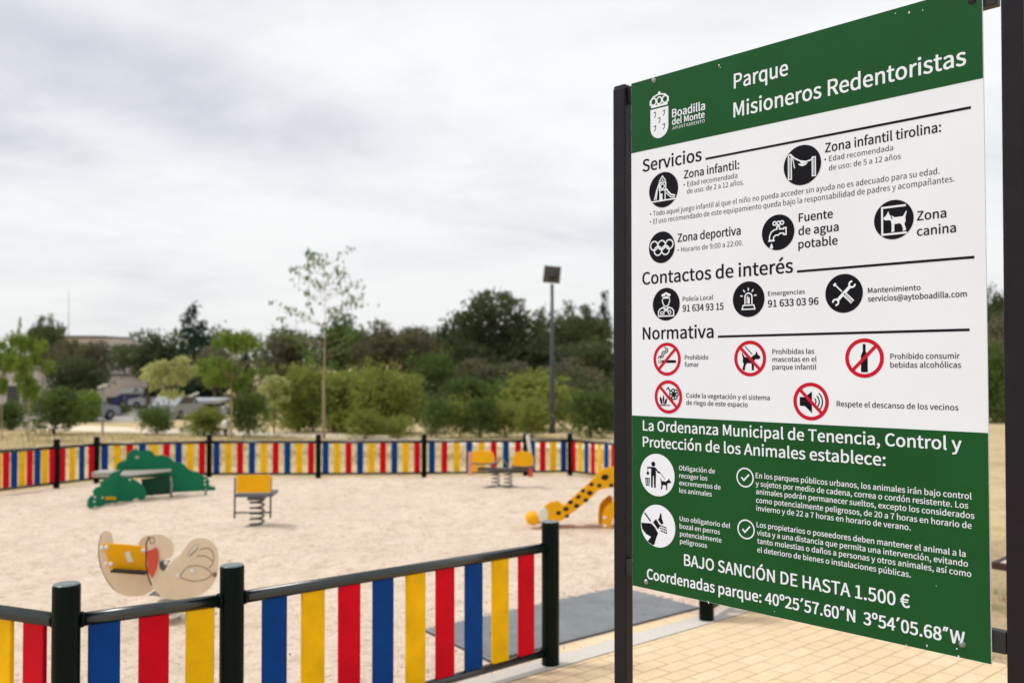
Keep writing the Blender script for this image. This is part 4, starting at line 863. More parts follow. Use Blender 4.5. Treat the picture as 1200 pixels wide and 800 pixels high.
# ------------------------------------------------------------------ play equipment
def helix(r, h, turns, wire, z0=0.0, n=16):
    k = int(turns * n); return [(r * math.cos(2 * math.pi * i / n), r * math.sin(2 * math.pi * i / n), z0 + h * i / k) for i in range(k + 1)]
def spline(pts, n=6, closed=True):
    out = []; m = len(pts)
    for i in range(m if closed else m - 1):
        p0, p1, p2, p3 = (pts[(i + j - 1) % m] if closed else pts[min(max(i + j - 1, 0), m - 1)] for j in range(4))
        for k in range(n):
            t = k / n
            out.append(tuple(0.5 * (2 * p1[a] + (p2[a] - p0[a]) * t + (2 * p0[a] - 5 * p1[a] + 4 * p2[a] - p3[a]) * t * t + (3 * p1[a] - p0[a] - 3 * p2[a] + p3[a]) * t ** 3) for a in (0, 1)))
    if not closed: out.append(tuple(pts[-1]))
    return out
EX, EZ = Vector((1, 0, 0)), Vector((0, 0, 1))

# --- hen rocker (coordinates from the crop: px per crop unit 5.33)
bp = G(200, 731); hen = thing('hen_rocker', 'beige hen shaped spring rocker with yellow back board on the near sand', 'spring rocker', bp)
ks = bp.y / F / 5.33
def hp(x, y, dy=0.0):                                      # crop coordinates -> local x, z on an upright plane dy behind the foot
    q = P(90 + x / 5.33, 600 + y / 5.33, bp.y + dy); return (q.x - bp.x, q.z - bp.z)
def rotd(a): return Vector((math.cos(R(a)), math.sin(R(a)), 0))
# far flank: tail lobe left, round head right
flankA = spline([hp(*q, .13) for q in [(150, 170), (178, 140), (210, 150), (222, 190), (235, 250), (262, 330), (320, 385), (380, 385), (398, 320), (386, 250), (398, 200), (440, 170), (500, 168), (540, 200), (552, 270), (545, 350), (530, 430), (480, 505), (400, 545), (290, 540), (215, 490), (160, 390), (140, 270)]])
mb = MB(); mb.prism(flankA, (0, 0.13, 0), EX, EZ, 0.018); oA = mb.build('flank_panel', M['hpl_beige'], hen)
mb = MB(); mb.tube([(x, 0.126, z) for x, z in [hp(*q, .12) for q in [(150, 168), (138, 230), (136, 290), (150, 370), (185, 445), (235, 510)]]], 0.006, 6); mb.build('edge_groove', M['edge'], oA)
# near flank: head left, tail right
flankB = spline([hp(*q, -.1) for q in [(438, 260), (436, 215), (452, 182), (486, 163), (532, 163), (576, 186), (602, 232), (604, 275), (580, 312), (540, 318), (514, 332), (516, 372), (532, 392), (558, 388), (582, 352), (606, 322), (650, 290), (695, 225), (740, 190), (800, 185), (850, 215), (880, 280), (882, 360), (868, 440), (820, 510), (740, 555), (640, 570), (545, 555), (480, 500), (450, 440), (436, 350)]])
mb = MB(); mb.prism(flankB, (0, -0.10, 0), EX, EZ, 0.018); oB = mb.build('flank_panel', M['hpl_beige'], hen)
mb = MB(); mb.tube([(x, -0.108, z) for x, z in [hp(*q, -.1) for q in [(456, 178), (438, 215), (437, 270), (436, 350), (450, 425), (470, 480)]]], 0.005, 6); mb.build('edge_groove', M['edge'], oB)
def groove(pts, par, y, r=0.0024, m='groove', closed=False):
    mb = MB(); q = spline([hp(*a, -.11) for a in pts], 5, closed); mb.tube([(x, y, z) for x, z in q], r, 5); mb.build('groove', M[m], par)
for g in ([(692, 300), (705, 270), (745, 235), (752, 232), (745, 262), (705, 300)], [(770, 260), (820, 250), (852, 285), (855, 330)], [(750, 300), (800, 300), (842, 325), (850, 345), (825, 375)], [(640, 430), (690, 370), (760, 360), (820, 385), (840, 415), (800, 445), (720, 456), (640, 430)]): groove(g, oB, -0.110)
groove([(455, 195), (470, 180), (485, 195), (480, 218), (462, 220), (455, 195)], oB, -0.110)
mb = MB(); mb.prism(spline([hp(*q, -.11) for q in [(692, 300), (712, 265), (748, 232), (752, 246), (718, 275)]], 4), (0, -0.1115, 0), EX, EZ, 0.004); mb.build('slot', M['cap_white'], oB)
mb = MB(); mb.prism([hp(*q, -.118) for q in [(440, 268), (468, 262), (492, 246), (506, 268), (510, 320), (496, 380), (470, 436), (446, 390)]], (0, -0.118, 0), EX, EZ, 0.014); mb.build('beak', M['hpl_red'], hen)
mb = MB(); mb.prism([hp(*q, .03) for q in [(165, 218), (300, 226), (432, 240), (436, 402), (300, 392), (205, 376), (200, 330), (186, 290)]], (0, 0.03, 0), EX, EZ, 0.016); bo = mb.build('back_board', M['hpl_yellow'], hen)
mb = MB(); mb.prism([hp(*q, .02) for q in [(300, 275), (328, 270), (352, 335), (318, 338)]], (0, 0.0205, 0), EX, EZ, 0.002); mb.build('sticker', M['cap_white'], bo)
mb = MB(); mb.box((hp(334, 390)[0], -0.01, hp(334, 394)[1]), ((440 - 225) * ks, 0.06, 0.014), Matrix.Rotation(R(4), 3, 'Y')); mb.build('seat', M['black'], hen)
mb = MB(); mb.prism([hp(*q) for q in [(512, 312), (598, 318), (560, 392), (516, 394)]], (0, -0.06, 0), EX, EZ, 0.05); mb.build('hand_block', M['hpl_grey'], hen)
for q, y in (((155, 250), 0.112), ((185, 245), 0.018), ((185, 348), 0.112), ((214, 350), 0.018), ((416, 264), 0.018), ((558, 342), -0.085), ((722, 395), -0.115), ((630, 425), -0.115), ((862, 416), -0.115)):
    mb = MB(); x, z = hp(*q, y); mb.ball((x, y, z), (0.016, 0.010, 0.016), 10); mb.build('bolt_cap', M['cap_white'] if q[0] != 862 else M['groove'], hen)
mb = MB(); mb.tube(helix(0.075, 0.20, 4.2, 0.012, 0.0), 0.013, 8); mb.build('spring', M['cap_white'], hen)
mb = MB(); mb.box((0, 0.01, 0.185), (0.22, 0.18, 0.012), bev=0.003); mb.build('mount_plate', M['galv'], hen)

# --- rocker seen from behind: yellow back board, grey seat, frame, spring
sp = G(299, 622); rk = thing('spring_rocker', 'spring rocker with a plain yellow back board facing away, middle of the sand', 'spring rocker', sp, R(4))
k2 = sp.y / F
def rp(x, y): return ((x - 299) * k2, (622 - y) * k2)
def px_prism(pts, f, y, th, name, m, par):
    mb = MB(); mb.prism([f(*q) for q in pts], (0, y, 0), EX, EZ, th); return mb.build(name, m, par)
px_prism([(279, 560), (281, 558.5), (316, 558.5), (318, 560), (318, 579), (279, 579)], rp, -0.06, 0.018, 'back_board', M['hpl_yellow'], rk)
mb = MB(); mb.box((0, 0.10, rp(0, 582.5)[1]), (0.40, 0.34, 0.035), bev=0.006); mb.build('seat', M['hpl_grey'], rk)
mb = MB(); mb.box((0, 0.10, rp(0, 587)[1]), (0.18, 0.20, 0.045), bev=0.008); mb.build('seat_bracket', M['spring'], rk)
mb = MB()
for sx in (276.5, 317.5):
    a, b = rp(sx, 560), rp(sx, 609); mb.tube([(a[0], -0.03, a[1] - .02), (b[0], -0.05, b[1])], 0.011, 8)
a, b = rp(276.5, 602.5), rp(317.5, 602.5); mb.tube([(a[0], -0.045, a[1]), (b[0], -0.045, b[1])], 0.010, 8)
mb.build('foot_frame', M['spring'], rk)
mb = MB(); pts = helix(0.075, rp(0, 589)[1], 5.2, 0.014); mb.tube([(x, y + 0.10, z) for x, y, z in pts], 0.012, 8); mb.build('spring', M['spring'], rk)
mb = MB(); mb.lathe([(0.15, -0.02), (0.15, 0.006), (0.12, 0.014), (0.0, 0.016)], (0, 0.10, 0), 20); mb.build('base_plate', M['spring'], rk)

# --- twin seat rocker at the far fence
tp = G(588, 574); tw = thing('twin_rocker', 'two seat spring rocker with rounded yellow seats in front of the far fence', 'spring rocker', tp, R(-6))
k3 = tp.y / F
def tpx(x, y): return ((x - 588) * k3, (574 - y) * k3)
def rrect(x0, y0, x1, y1, c=3):
    return [(x0 + c, y0), (x1 - c, y0), (x1, y0 + c), (x1, y1), (x0, y1), (x0, y0 + c)]
px_prism(spline([(555, 533), (557, 530), (575, 530), (579, 534), (579, 543), (555, 543)], 3), tpx, -0.10, 0.04, 'seat_back', M['hpl_yellow'], tw)
px_prism(spline([(601, 543), (604, 533), (610, 530), (621, 531), (625, 535), (624, 546), (601, 546)], 3), tpx, -0.10, 0.04, 'seat_back', M['hpl_yellow'], tw)
for cx, yy in ((567, 545), (613, 547.5)):
    x, z = tpx(cx, yy); mb = MB(); mb.box((x, 0.03, z), (0.36, 0.28, 0.025), bev=0.005); mb.build('seat', M['hpl_grey'], tw)
for x0, y0, y1, m_ in ((551, 532, 559, 'hpl_pink'), (622, 546, 560, 'hpl_red')):
    px_prism([(x0 - 2.6, y1), (x0 - 2.2, y0), (x0 + 2.2, y0), (x0 + 2.6, y1)], tpx, -0.02, 0.05, 'side_panel', M[m_], tw)
px_prism(spline([(555, 545), (559, 546), (561, 550), (559, 554), (554, 553)], 3), tpx, -0.12, 0.03, 'foot_rest', M['hpl_yellow'], tw)
px_prism([(616, 512), (620, 511), (623, 532), (619, 533)], tpx, 0.02, 0.03, 'handle_post', M['cap_white'], tw)
mb = MB(); a, b = tpx(553, 552), tpx(622, 552); mb.box(((a[0] + b[0]) / 2, 0.03, a[1]), (b[0] - a[0], 0.10, 0.05), bev=0.01); mb.build('beam', M['spring'], tw)
a = tpx(590, 549); mb = MB(); mb.tube([(-.10, .0, a[1] + .02), (.0, 0, a[1] + .16), (.10, 0, a[1] + .02)], 0.014, 8); mb.build('handle', M['galv'], tw)
for dx in (-0.10, 0.10):
    mb = MB(); mb.tube([(x + dx, y + .03, z) for x, y, z in helix(0.065, tpx(0, 554)[1], 4.5, 0.012)], 0.010, 6); mb.build('spring', M['spring'], tw)
mb = MB(); mb.lathe([(0.30, -0.02), (0.30, 0.008), (0.22, 0.02), (0, 0.022)], (0, 0.03, 0), 20); mb.build('base_plate', M['spring'], tw)

# --- green play table with scalloped bush panels: upright boards between two ground points
gp = G(160, 590); gt = thing('play_table', 'green bush shaped play table with a grey top on the left sand', 'play table', gp)
def from_crop8(q): return (90 + q[0] / 3.477, 510 + q[1] / 3.477)      # crop of the photo -> photo pixels
class Board:
    def __init__(s, ga, gb):
        s.o = Vector((ga[0] - gp.x, ga[1] - gp.y, 0)); d = Vector((gb[0] - ga[0], gb[1] - ga[1], 0)); s.d = d.normalized(); s.n = Vector((s.d.y, -s.d.x, 0)); s.a = Vector((ga[0], ga[1], 0))
    def at(s, px, py):
        r_ = ray(px, py); t = s.a.dot(s.n) / (r_.x * s.n.x + r_.y * s.n.y); p_ = Vector((r_.x * t, r_.y * t, CAMZ + r_.z * t))
        return ((Vector((p_.x, p_.y, 0)) - s.a).dot(s.d), p_.z - gp.z)
    def poly(s, q): return [s.at(*from_crop8(a)) for a in q]
    def board(s, q, name, m, th=0.018, off=0.0, smooth=0):
        pl = s.poly(q); pl = spline(pl, smooth) if smooth else pl
        mb = MB(); mb.prism(pl, s.o + s.n * off, s.d, EZ, th); return mb.build(name, M[m], gt)
    def pt(s, q, off=0.0): a, z = s.at(*from_crop8(q)); return s.o + s.d * a + s.n * off + Vector((0, 0, z))
def scal(pts, k=3):
    """outline with rounded leaf-like scallops between the points"""
    return spline(pts, k)
bk = Board(G(140, 586), G(251, 582.5)); ft_ = Board(G(103, 599.5), G(143, 590.5)); cv = Board(G(140, 591.5), G(172, 589)); rb = Board(G(165, 586), G(200, 584.5))
bk.board([(165, 215), (160, 140), (166, 122), (180, 113), (200, 110), (206, 84), (220, 68), (242, 62), (262, 74), (280, 66), (304, 70), (320, 90), (344, 88), (372, 92), (390, 108), (402, 116), (420, 118), (438, 126), (452, 142), (470, 152), (494, 156), (506, 170), (528, 178), (540, 190), (540, 212), (566, 218), (564, 231), (385, 240), (385, 172), (180, 180)], 'bush_panel', 'hpl_green', 0.02)
rb.board([(262, 185), (382, 172), (382, 246), (268, 254)], 'rear_board', 'hpl_green_dark')
fb = ft_.board([(44, 298), (46, 270), (56, 256), (72, 250), (66, 236), (76, 222), (98, 214), (98, 198), (112, 188), (135, 184), (136, 166), (150, 156), (176, 150), (180, 278), (120, 288), (64, 310)], 'bush_panel', 'hpl_green', 0.02)
cv.board([(170, 180), (220, 182), (258, 203), (281, 232), (278, 262), (262, 272), (240, 262), (222, 275), (172, 280)], 'curved_panel', 'hpl_green', 0.02, 0.0, 3)
tq = [ft_.pt((172, 168)), cv.pt((235, 170)), rb.pt((384, 152), 0.1), rb.pt((382, 146), -0.35), bk.pt((250, 150), -0.02), bk.pt((190, 158), -0.02)]
zt_ = sum(v.z for v in tq[:3]) / 3
mb = MB(); mb.prism([(v.x, v.y) for v in tq], (0, 0, zt_), EX, Vector((0, 1, 0)), 0.024); mb.build('table_top', M['table_top'], gt)
sq = bk.pt((124, 160), 0.1); mb = MB(); mb.box(sq, (0.30, 0.26, 0.08), bev=0.02); mb.build('stool', M['table_top'], gt)
for (px, py), h in (((177, 583), .20), ((200, 585.5), .24), ((240.5, 583), .12), ((120, 591), .05)):
    g_ = G(px, py); mb = MB(); b_ = Vector((g_.x - gp.x, g_.y - gp.y, g_.z - gp.z)); mb.tube([b_ + Vector((0, .02, -.05)), b_ + Vector((0, .02, h))], 0.018, 8); mb.build('leg', M['galv'], gt)
for q, bb in (((68, 260), ft_), ((66, 278), ft_), ((70, 300), ft_), ((100, 262), ft_), ((214, 188), cv), ((388, 210), bk), ((522, 190), bk), ((522, 206), bk)):
    mb = MB(); mb.ball(bb.pt(q, 0.014), 0.016, 8); mb.build('bolt_cap', M['cap_white'], gt)
for q in ((116, 265), (130, 264), (144, 265)):
    mb = MB(); mb.ball(ft_.pt(q, 0.02), (0.034, 0.02, 0.026), 10); mb.build('bead', M['hpl_yellow'], gt)
mb = MB(); mb.ball(bk.pt((242, 97), 0.004), (0.048, 0.012, 0.024), 10); mb.build('finger_hole', M['table_top'], gt)

# --- spotted slide, mostly behind the board
sl = G(625, 620); sld = thing('spotted_slide', 'small yellow slide with black spots partly behind the left sign post', 'slide', sl)
k5 = sl.y / F
def sx(x, y): return ((x - 625) * k5, (620 - y) * k5)
def from_crop_s(q): return (600 + q[0] / 6.156, 520 + q[1] / 6.156)
flank = [from_crop_s(q) for q in [(215, 455), (265, 420), (320, 408), (360, 440), (385, 425), (450, 365), (520, 305), (585, 240), (620, 195), (680, 170), (740, 165), (800, 180), (840, 210), (840, 320), (740, 310), (650, 320), (610, 330), (540, 400), (450, 470), (350, 545), (290, 560), (215, 545), (205, 500)]]
fl2 = [sx(*q) for q in flank]
for y in (-0.22, 0.14):
    mb = MB(); mb.prism([(x + .02, z - .05) for x, z in fl2] if y > 0 else fl2, (0, y, 0), EX, EZ, 0.020); fo = mb.build('side_panel', M['hpl_yellow'], sld)
    for q, r_ in () if y > 0 else (((328, 490), 15), ((380, 462), 17), ((412, 415), 15), ((468, 378), 14), ((500, 335), 13), ((560, 290), 14), ((615, 298), 14), ((655, 240), 22), ((455, 440), 16), ((520, 400), 15), ((548, 350), 17), ((388, 512), 13), ((700, 296), 14), ((745, 230), 18), ((800, 270), 16)):
        x, z = sx(*from_crop_s(q)); rr_ = 1.25 * r_ / 6.156 * k5; mb = MB()
        mb.prism([(x + rr_ * (1.15 if a % 2 else .9) * math.cos(a * .7), z + rr_ * .8 * math.sin(a * .7)) for a in range(9)], (0, y, 0), EX, EZ, 0.025)
        mb.build('spot', M['black'], fo)
chl = [sx(*from_crop_s(q)) for q in [(170, 530), (230, 530), (330, 505), (450, 410), (560, 310), (640, 240), (700, 232)]]
mb = MB(); pts = spline(chl, 4, False)
vs = []; 
for x, z in pts: vs += [(x, -0.209, z - .04), (x, 0.129, z - .04), (x, -0.209, z - 0.052), (x, 0.129, z - 0.052)]
mb.add(vs, [f for i in range(len(pts) - 1) for f in ((4 * i, 4 * i + 1, 4 * i + 5, 4 * i + 4), (4 * i + 2, 4 * i + 6, 4 * i + 7, 4 * i + 3))])
mb.build('chute', M['hpl_yellow'], sld)
x, z = sx(*from_crop_s((150, 545))); 
for y in (-0.20, 0.11): mb = MB(); mb.ball((x, y, z + .02 - (.04 if y > 0 else 0)), (0.085, 0.06, 0.075), 12); mb.build('foot_bumper', M['hpl_yellow'], sld)
x, z = sx(*from_crop_s((215, 515))); mb = MB(); mb.ball((x, -0.232, z + .02), (0.065, 0.012, 0.085), 12); mb.build('white_patch', M['cap_white'], sld)
legp = spline([from_crop_s(q) for q in [(640, 480), (680, 428), (715, 405), (735, 430), (722, 490), (700, 550), (684, 630), (668, 655), (640, 655), (632, 600)]], 3)
for y in (-0.25, 0.17):
    mb = MB(); mb.prism([sx(*q) for q in legp], (0, y, 0), EX, EZ, 0.022); mb.build('leg', M['hpl_yellow'], sld)
for q in ((650, 520), (652, 576)):
    x, z = sx(*from_crop_s(q)); mb = MB(); mb.ball((x, -0.266, z), 0.02, 8); mb.build('bolt_cap', M['cap_white'], sld)
x0, z0 = sx(*from_crop_s((700, 240)))
mb = MB(); mb.box((x0 + 0.32, 0, z0 - 0.02), (0.66, 0.34, 0.03)); mb.build('deck', M['hpl_grey'], sld)
for dx in (0.10, 0.62):
    for y in (-0.17, 0.09):
        mb = MB(); mb.box((x0 + dx, y, (z0 - 0.04 - 0.2) / 2), (0.07, 0.07, z0 - 0.04 + 0.2), bev=0.006); mb.build('deck_post', M['hpl_red'], sld)
for i in range(3):
    mb = MB(); mb.box((x0 + 0.78 + .12 * (2 - i), 0, 0.12 + i * 0.2), (0.16, 0.46, 0.025)); mb.build('step', M['hpl_grey'], sld)
for y in (-0.24, 0.24):
    mb = MB(); mb.prism([(x0 + 0.64, z0), (x0 + 0.70, z0), (x0 + 1.18, 0.0), (x0 + 1.06, 0.0)], (0, y, 0), EX, EZ, 0.02); mb.build('step_side', M['hpl_red'], sld)

for t in (hen, rk, tw, gt, sld): t.location.z += 0.028          # they stand on the trodden sand

# --- bench beyond the board: pale seat with a dark frame, only its near left corner shows
bc = P(1161.5, 660, 6.4); bz = bc.z - zg(6.4)
bn = thing('park_bench', 'low bench with dark edged seat, its corner showing beside the right post', 'bench', (bc.x, bc.y, zg(6.4)), math.atan2(eu.y, eu.x))
M['bench_top'] = mat('bench_top', srgb(196, 184, 172), 0.7, 0.3, var=0.08)
for x0_, x1_, y0_, y1_ in ((0, 1.5, -.03, 0), (0, 1.5, -.45, -.42), (0, .03, -.4195, -.0305), (1.47, 1.5, -.4195, -.0305)):
    mb = MB(); mb.box(((x0_ + x1_) / 2, (y0_ + y1_) / 2, bz - .012), (x1_ - x0_, y1_ - y0_, .05), bev=0.003); mb.build('seat_frame', M['wood_dark'], bn)
for i in range(3):
    mb = MB(); mb.box((.75, -.095 - .13 * i, bz - .008), (1.43, .12, .03), bev=0.004); mb.build('seat_plank', M['bench_top'], bn)
for x in (.30, 1.30):
    mb = MB(); mb.box((x, -.225, (bz - .04) / 2 - .05), (0.06, 0.34, bz + .06), bev=0.004); mb.build('leg', M['bracket'], bn)

# ------------------------------------------------------------------ lamps
lY = G(647, 508).y; lx = (647 - 600) / F * lY
M['panel_back'] = mat('panel_back', srgb(66, 56, 50), 0.6, 0.2)
lp = thing('solar_lamp', 'tall solar street lamp standing in front of the bushes beside the sign post', 'street lamp', (lx, lY, zg(lY)))
ztop = P(647, 333, lY).z - zg(lY)
mb = MB(); mb.tube([(0, 0, -0.1), (0, 0, 1.2), (0, 0, ztop)], [0.13, 0.10, 0.06], 12); mb.build('pole', M['lamp_grey'], lp)
mb = MB(); w = 20 * lY / F; hgt_ = 21 * lY / F
rot = Matrix.Rotation(R(-32), 3, 'X') @ Matrix.Rotation(R(6), 3, 'Y')
mb.box((0, 0.05, ztop + hgt_ * .55), (w, 0.05, hgt_ * 1.15), rot, bev=0.01); so = mb.build('solar_panel', M['panel_back'], lp)
mb = MB(); mb.box(Vector((0, 0.05, ztop + hgt_ * .55)) + rot @ Vector((0, -0.05, -0.02)), (w * .36, 0.10, hgt_ * .5), rot, bev=0.01); mb.build('battery_box', M['bracket'], so)
mb = MB(); za = P(647, 412, lY).z - zg(lY); zb = P(647, 428, lY).z - zg(lY)
mb.tube([(0.06, 0, za), (0.22, 0, za - 0.02), (0.40, -0.02, (za + zb) / 2 - .02), (0.48, -0.02, zb)], 0.030, 8); mb.build('lamp_arm', M['lamp_grey'], lp)
mb = MB(); mb.box((0.50, -0.03, zb - 0.04), (0.16, 0.13, 0.20), bev=0.03); mb.build('lamp_head', M['lamp_grey'], lp)
for (hx, hy, base, lab) in ((121, 453, 506, 'slim grey lamp post with white head in front of the beige building'), (228, 463, 508, 'slim grey lamp post with white head beside the pale blossom tree')):
    yy = G(hx, base).y; t = thing('lamp_post', lab, 'street lamp', ((hx - 600) / F * yy, yy, zg(yy)), 0, 'white headed lamp posts')
    z = P(hx, hy, yy).z - zg(yy); mb = MB(); mb.tube([(0, 0, -.1), (0, 0, z)], [0.045, 0.035], 8); mb.build('pole', M['galv'], t)
    mb = MB(); mb.box((0.0, -0.05, z + 0.03), (0.36, 0.22, 0.07), Matrix.Rotation(R(-24), 3, 'Y'), bev=0.02); mb.build('lamp_head', M['cap_white'], t)
yy = G(265, 511).y; t = thing('litter_bin', 'white round topped litter bin behind the far fence', 'litter bin', ((265 - 600) / F * yy, yy, zg(yy)))
mb = MB(); mb.tube([(0, 0, -.05), (0, 0, 0.40)], 0.05, 10); mb.build('stand', M['black'], t)
mb = MB(); mb.lathe([(0.10, 0.28), (0.17, 0.34), (0.17, 0.46), (0.10, 0.58), (0.0, 0.62)], (0, 0, 0), 14); mb.build('bin_body', M['cap_white'], t)

# ------------------------------------------------------------------ far buildings and cars
M['render_beige'] = mat('beige_wall', srgb(204, 190, 176), 0.9, 0.2, var=0.08, vscale=0.4, bump=0.3, bscale=3)
M['render_pale'] = mat('pale_wall', srgb(202, 190, 180), 0.9, 0.2, var=0.06, vscale=0.5)
M['roof_grey'] = mat('roof_grey', srgb(120, 114, 110), 0.9, 0.2, var=0.1, vscale=1)
M['window_dark'] = mat('dark_glass', srgb(54, 56, 60), 0.2, 0.5)
M['awning'] = mat('orange_red', srgb(206, 84, 48), 0.6)
M['canopy_white'] = mat('white_canopy', srgb(176, 178, 180), 0.5)
def bld(label, px0, px1, ptop, Y, depth, wall, extra):
    x0, x1 = (px0 - 600) / F * Y, (px1 - 600) / F * Y; zt = P(px0, ptop, Y).z; zb = zg(Y)
    t = thing('building', label, 'building', ((x0 + x1) / 2, Y, zb)); W_ = x1 - x0; H_ = zt - zb
    mb = MB(); mb.box((0, depth / 2, H_ / 2 - 0.5), (W_, depth, H_ + 1)); mb.build('wall', M[wall], t)
    mb = MB(); mb.box((0, depth / 2, H_ + 0.14), (W_ + 0.4, depth + 0.4, 0.26)); mb.build('roof', M['roof_grey'], t)
    extra(t, W_, H_); return t
def ex1(t, W_, H_):
    mb = MB(); mb.box((0, -0.06, H_ * .60), (W_ - .05, 0.12, 0.22)); mb.build('ledge', M['roof_grey'], t)
    mb = MB(); mb.box((0.9, -0.05, 0.42), (W_ - 2.0, 0.12, 0.84)); mb.build('garage_opening', M['window_dark'], t)
    mb = MB(); mb.box((-W_ * .30, 3.0, H_ + 0.75), (W_ * .36, 4, 1.1)); mb.build('roof_block', M['render_beige'], t)
bld('large blank beige building beyond the car park', 100, 190, 414, 78, 10, 'render_beige', ex1)
def ex2(t, W_, H_):
    for i in range(2):
        mb = MB(); mb.box((W_ * (.05 + .27 * i), -0.03, H_ * .45), (0.9, 0.10, 1.2)); w_ = mb.build('window', M['window_dark'], t)
bld('small pale building behind the two saplings at the left edge', -20, 46, 434, 66, 6, 'render_pale', ex2)
def ex3(t, W_, H_):
    for i in range(3):
        mb = MB(); mb.box((W_ * (-.3 + .27 * i), -0.03, H_ - 1.5), (1.0, 0.10, 1.2)); mb.build('window', M['window_dark'], t)
    mb = MB(); mb.box((-W_ * .36, -0.5, H_ * .62), (1.0, 0.9, 0.8)); mb.build('awning', M['awning'], t)
bld('pale flat roofed building half hidden by bare trees on the left', 52, 112, 396, 96, 8, 'render_pale', ex3)
def carport(px0, px1, py, Y, label):
    x0, x1 = (px0 - 600) / F * Y, (px1 - 600) / F * Y; t = thing('carport', label, 'carport', ((x0 + x1) / 2, Y, zg(Y)), 0, 'white carport roofs')
    z = P(px0, py, Y).z - zg(Y); W_ = x1 - x0; mb = MB(); mb.box((0, 1.2, z), (W_, 2.4, 0.22), Matrix.Rotation(R(1.5), 3, 'X'), bev=0.02); mb.build('roof', M['canopy_white'], t)
    for sx_ in (-.45, .45):
        mb = MB(); mb.tube([(W_ * sx_, 0.8, -.1), (W_ * sx_, 0.8, z - .02)], 0.06, 8); mb.build('post', M['galv'], t)
carport(204, 256, 470, 58, 'white carport roof beyond the round dark bush')
carport(140, 168, 459, 70, 'white carport roof against the beige building')
M['tyre'] = mat('tyre', srgb(24, 24, 26), 0.8); M['car_blue'] = mat('paint_blue', srgb(28, 44, 104), 0.3, 0.5, coat=.5); M['car_white'] = mat('paint_white', srgb(200, 202, 204), 0.3, 0.5, coat=.5); M['car_grey'] = mat('paint_silver', srgb(140, 144, 150), 0.3, 0.5, coat=.5)
def car(px, Y, rz, m, label):
    t = thing('parked_car', label, 'car', ((px - 600) / F * Y, Y, zg(Y) + 0.012), rz, 'cars parked beyond the field')
    prof = [(-2.1, .28), (2.05, .28), (2.12, .55), (2.0, .78), (1.15, .92), (.55, 1.42), (-.95, 1.46), (-1.75, 1.0), (-2.08, .92), (-2.15, .6)]
    mb = MB(); mb.prism(prof, (0, 0, 0), EX, EZ, 1.66); mb.build('body', M[m], t)
    gl = [(1.02, .93), (.52, 1.36), (-.92, 1.40), (-1.55, 1.0)]
    mb = MB(); mb.prism(gl, (0, 0, 0), EX, EZ, 1.68); mb.build('window', M['window_dark'], t)
    for x in (-1.32, 1.30):
        for y in (-.76, .76):
            mb = MB(); mb.tube([(x, y - .11, .31), (x, y + .11, .31)], .31, 16); w_ = mb.build('wheel', M['tyre'], t)
            mb = MB(); mb.tube([(x, y - .118, .31), (x, y + .118, .31)], .17, 12); mb.build('rim', M['galv'], w_)
car(166, 77, R(8), 'car_blue', 'dark blue car parked at the foot of the beige building')
car(184, 75, R(172), 'car_white', 'white car parked in front of the dark blue one')
car(96, 52, R(68), 'car_grey', 'silver car half hidden by the olive tree at the near end of the car park')
car(209, 56, R(84), 'car_grey', 'silver car under the carport beside the round bush')
t = thing('radio_mast', 'very thin radio mast rising above the pale building on the left', 'mast', ((80 - 600) / F * 140, 140, zg(140)))
z = P(80, 340, 140).z - zg(140); mb = MB()
mb.tube([(0, 0, -.2), (0, 0, z * .5), (0, 0, z)], [0.10, 0.06, 0.025], 6)
mb.build('pole', M['galv'], t)

# ------------------------------------------------------------------ vegetation
rng = np.random.default_rng(11)
def leaves_mesh(name, centers, sizes, m, squash=1.0):
    n = len(centers); d = rng.normal(size=(n, 3)); d /= np.linalg.norm(d, axis=1)[:, None]
    e_ = rng.normal(size=(n, 3)); e_ -= (e_ * d).sum(1)[:, None] * d; e_ /= np.linalg.norm(e_, axis=1)[:, None]
    s_ = sizes[:, None]; a = d * s_; b = e_ * s_ * 0.55
    V = np.stack([centers - a, centers - b * .9, centers + a, centers + b * .9], 1).reshape(-1, 3)
    me = bpy.data.meshes.new(name); me.vertices.add(4 * n); me.vertices.foreach_set('co', V.ravel().astype(np.float32))
    me.loops.add(4 * n); me.loops.foreach_set('vertex_index', np.arange(4 * n, dtype=np.int32))
    me.polygons.add(n); me.polygons.foreach_set('loop_start', np.arange(0, 4 * n, 4, dtype=np.int32)); me.polygons.foreach_set('loop_total', np.full(n, 4, np.int32))
    me.materials.append(m); me.update(); me.validate(); return me
def lobe_points(lobes, n, per, spread, inner=0.35):
    """clumps of leaves biased to the skin of several ellipsoids"""
    vol = np.array([l[3] * l[4] * l[5] for l in lobes]) ** 0.67; vol /= vol.sum(); out = []
    for l, w in zip(lobes, vol):
        k = max(3, int(n * w)); d = rng.normal(size=(k, 3)); d /= np.linalg.norm(d, axis=1)[:, None]
        r = inner + (1 - inner) * rng.random(k) ** 0.5; r *= 1 + 0.13 * rng.normal(size=k)
        c = d * r[:, None] * np.array(l[3:6]) + np.array(l[0:3])
        pts = np.repeat(c, per, 0) + rng.normal(size=(k * per, 3)) * spread
        out.append(pts)
    return np.concatenate(out)
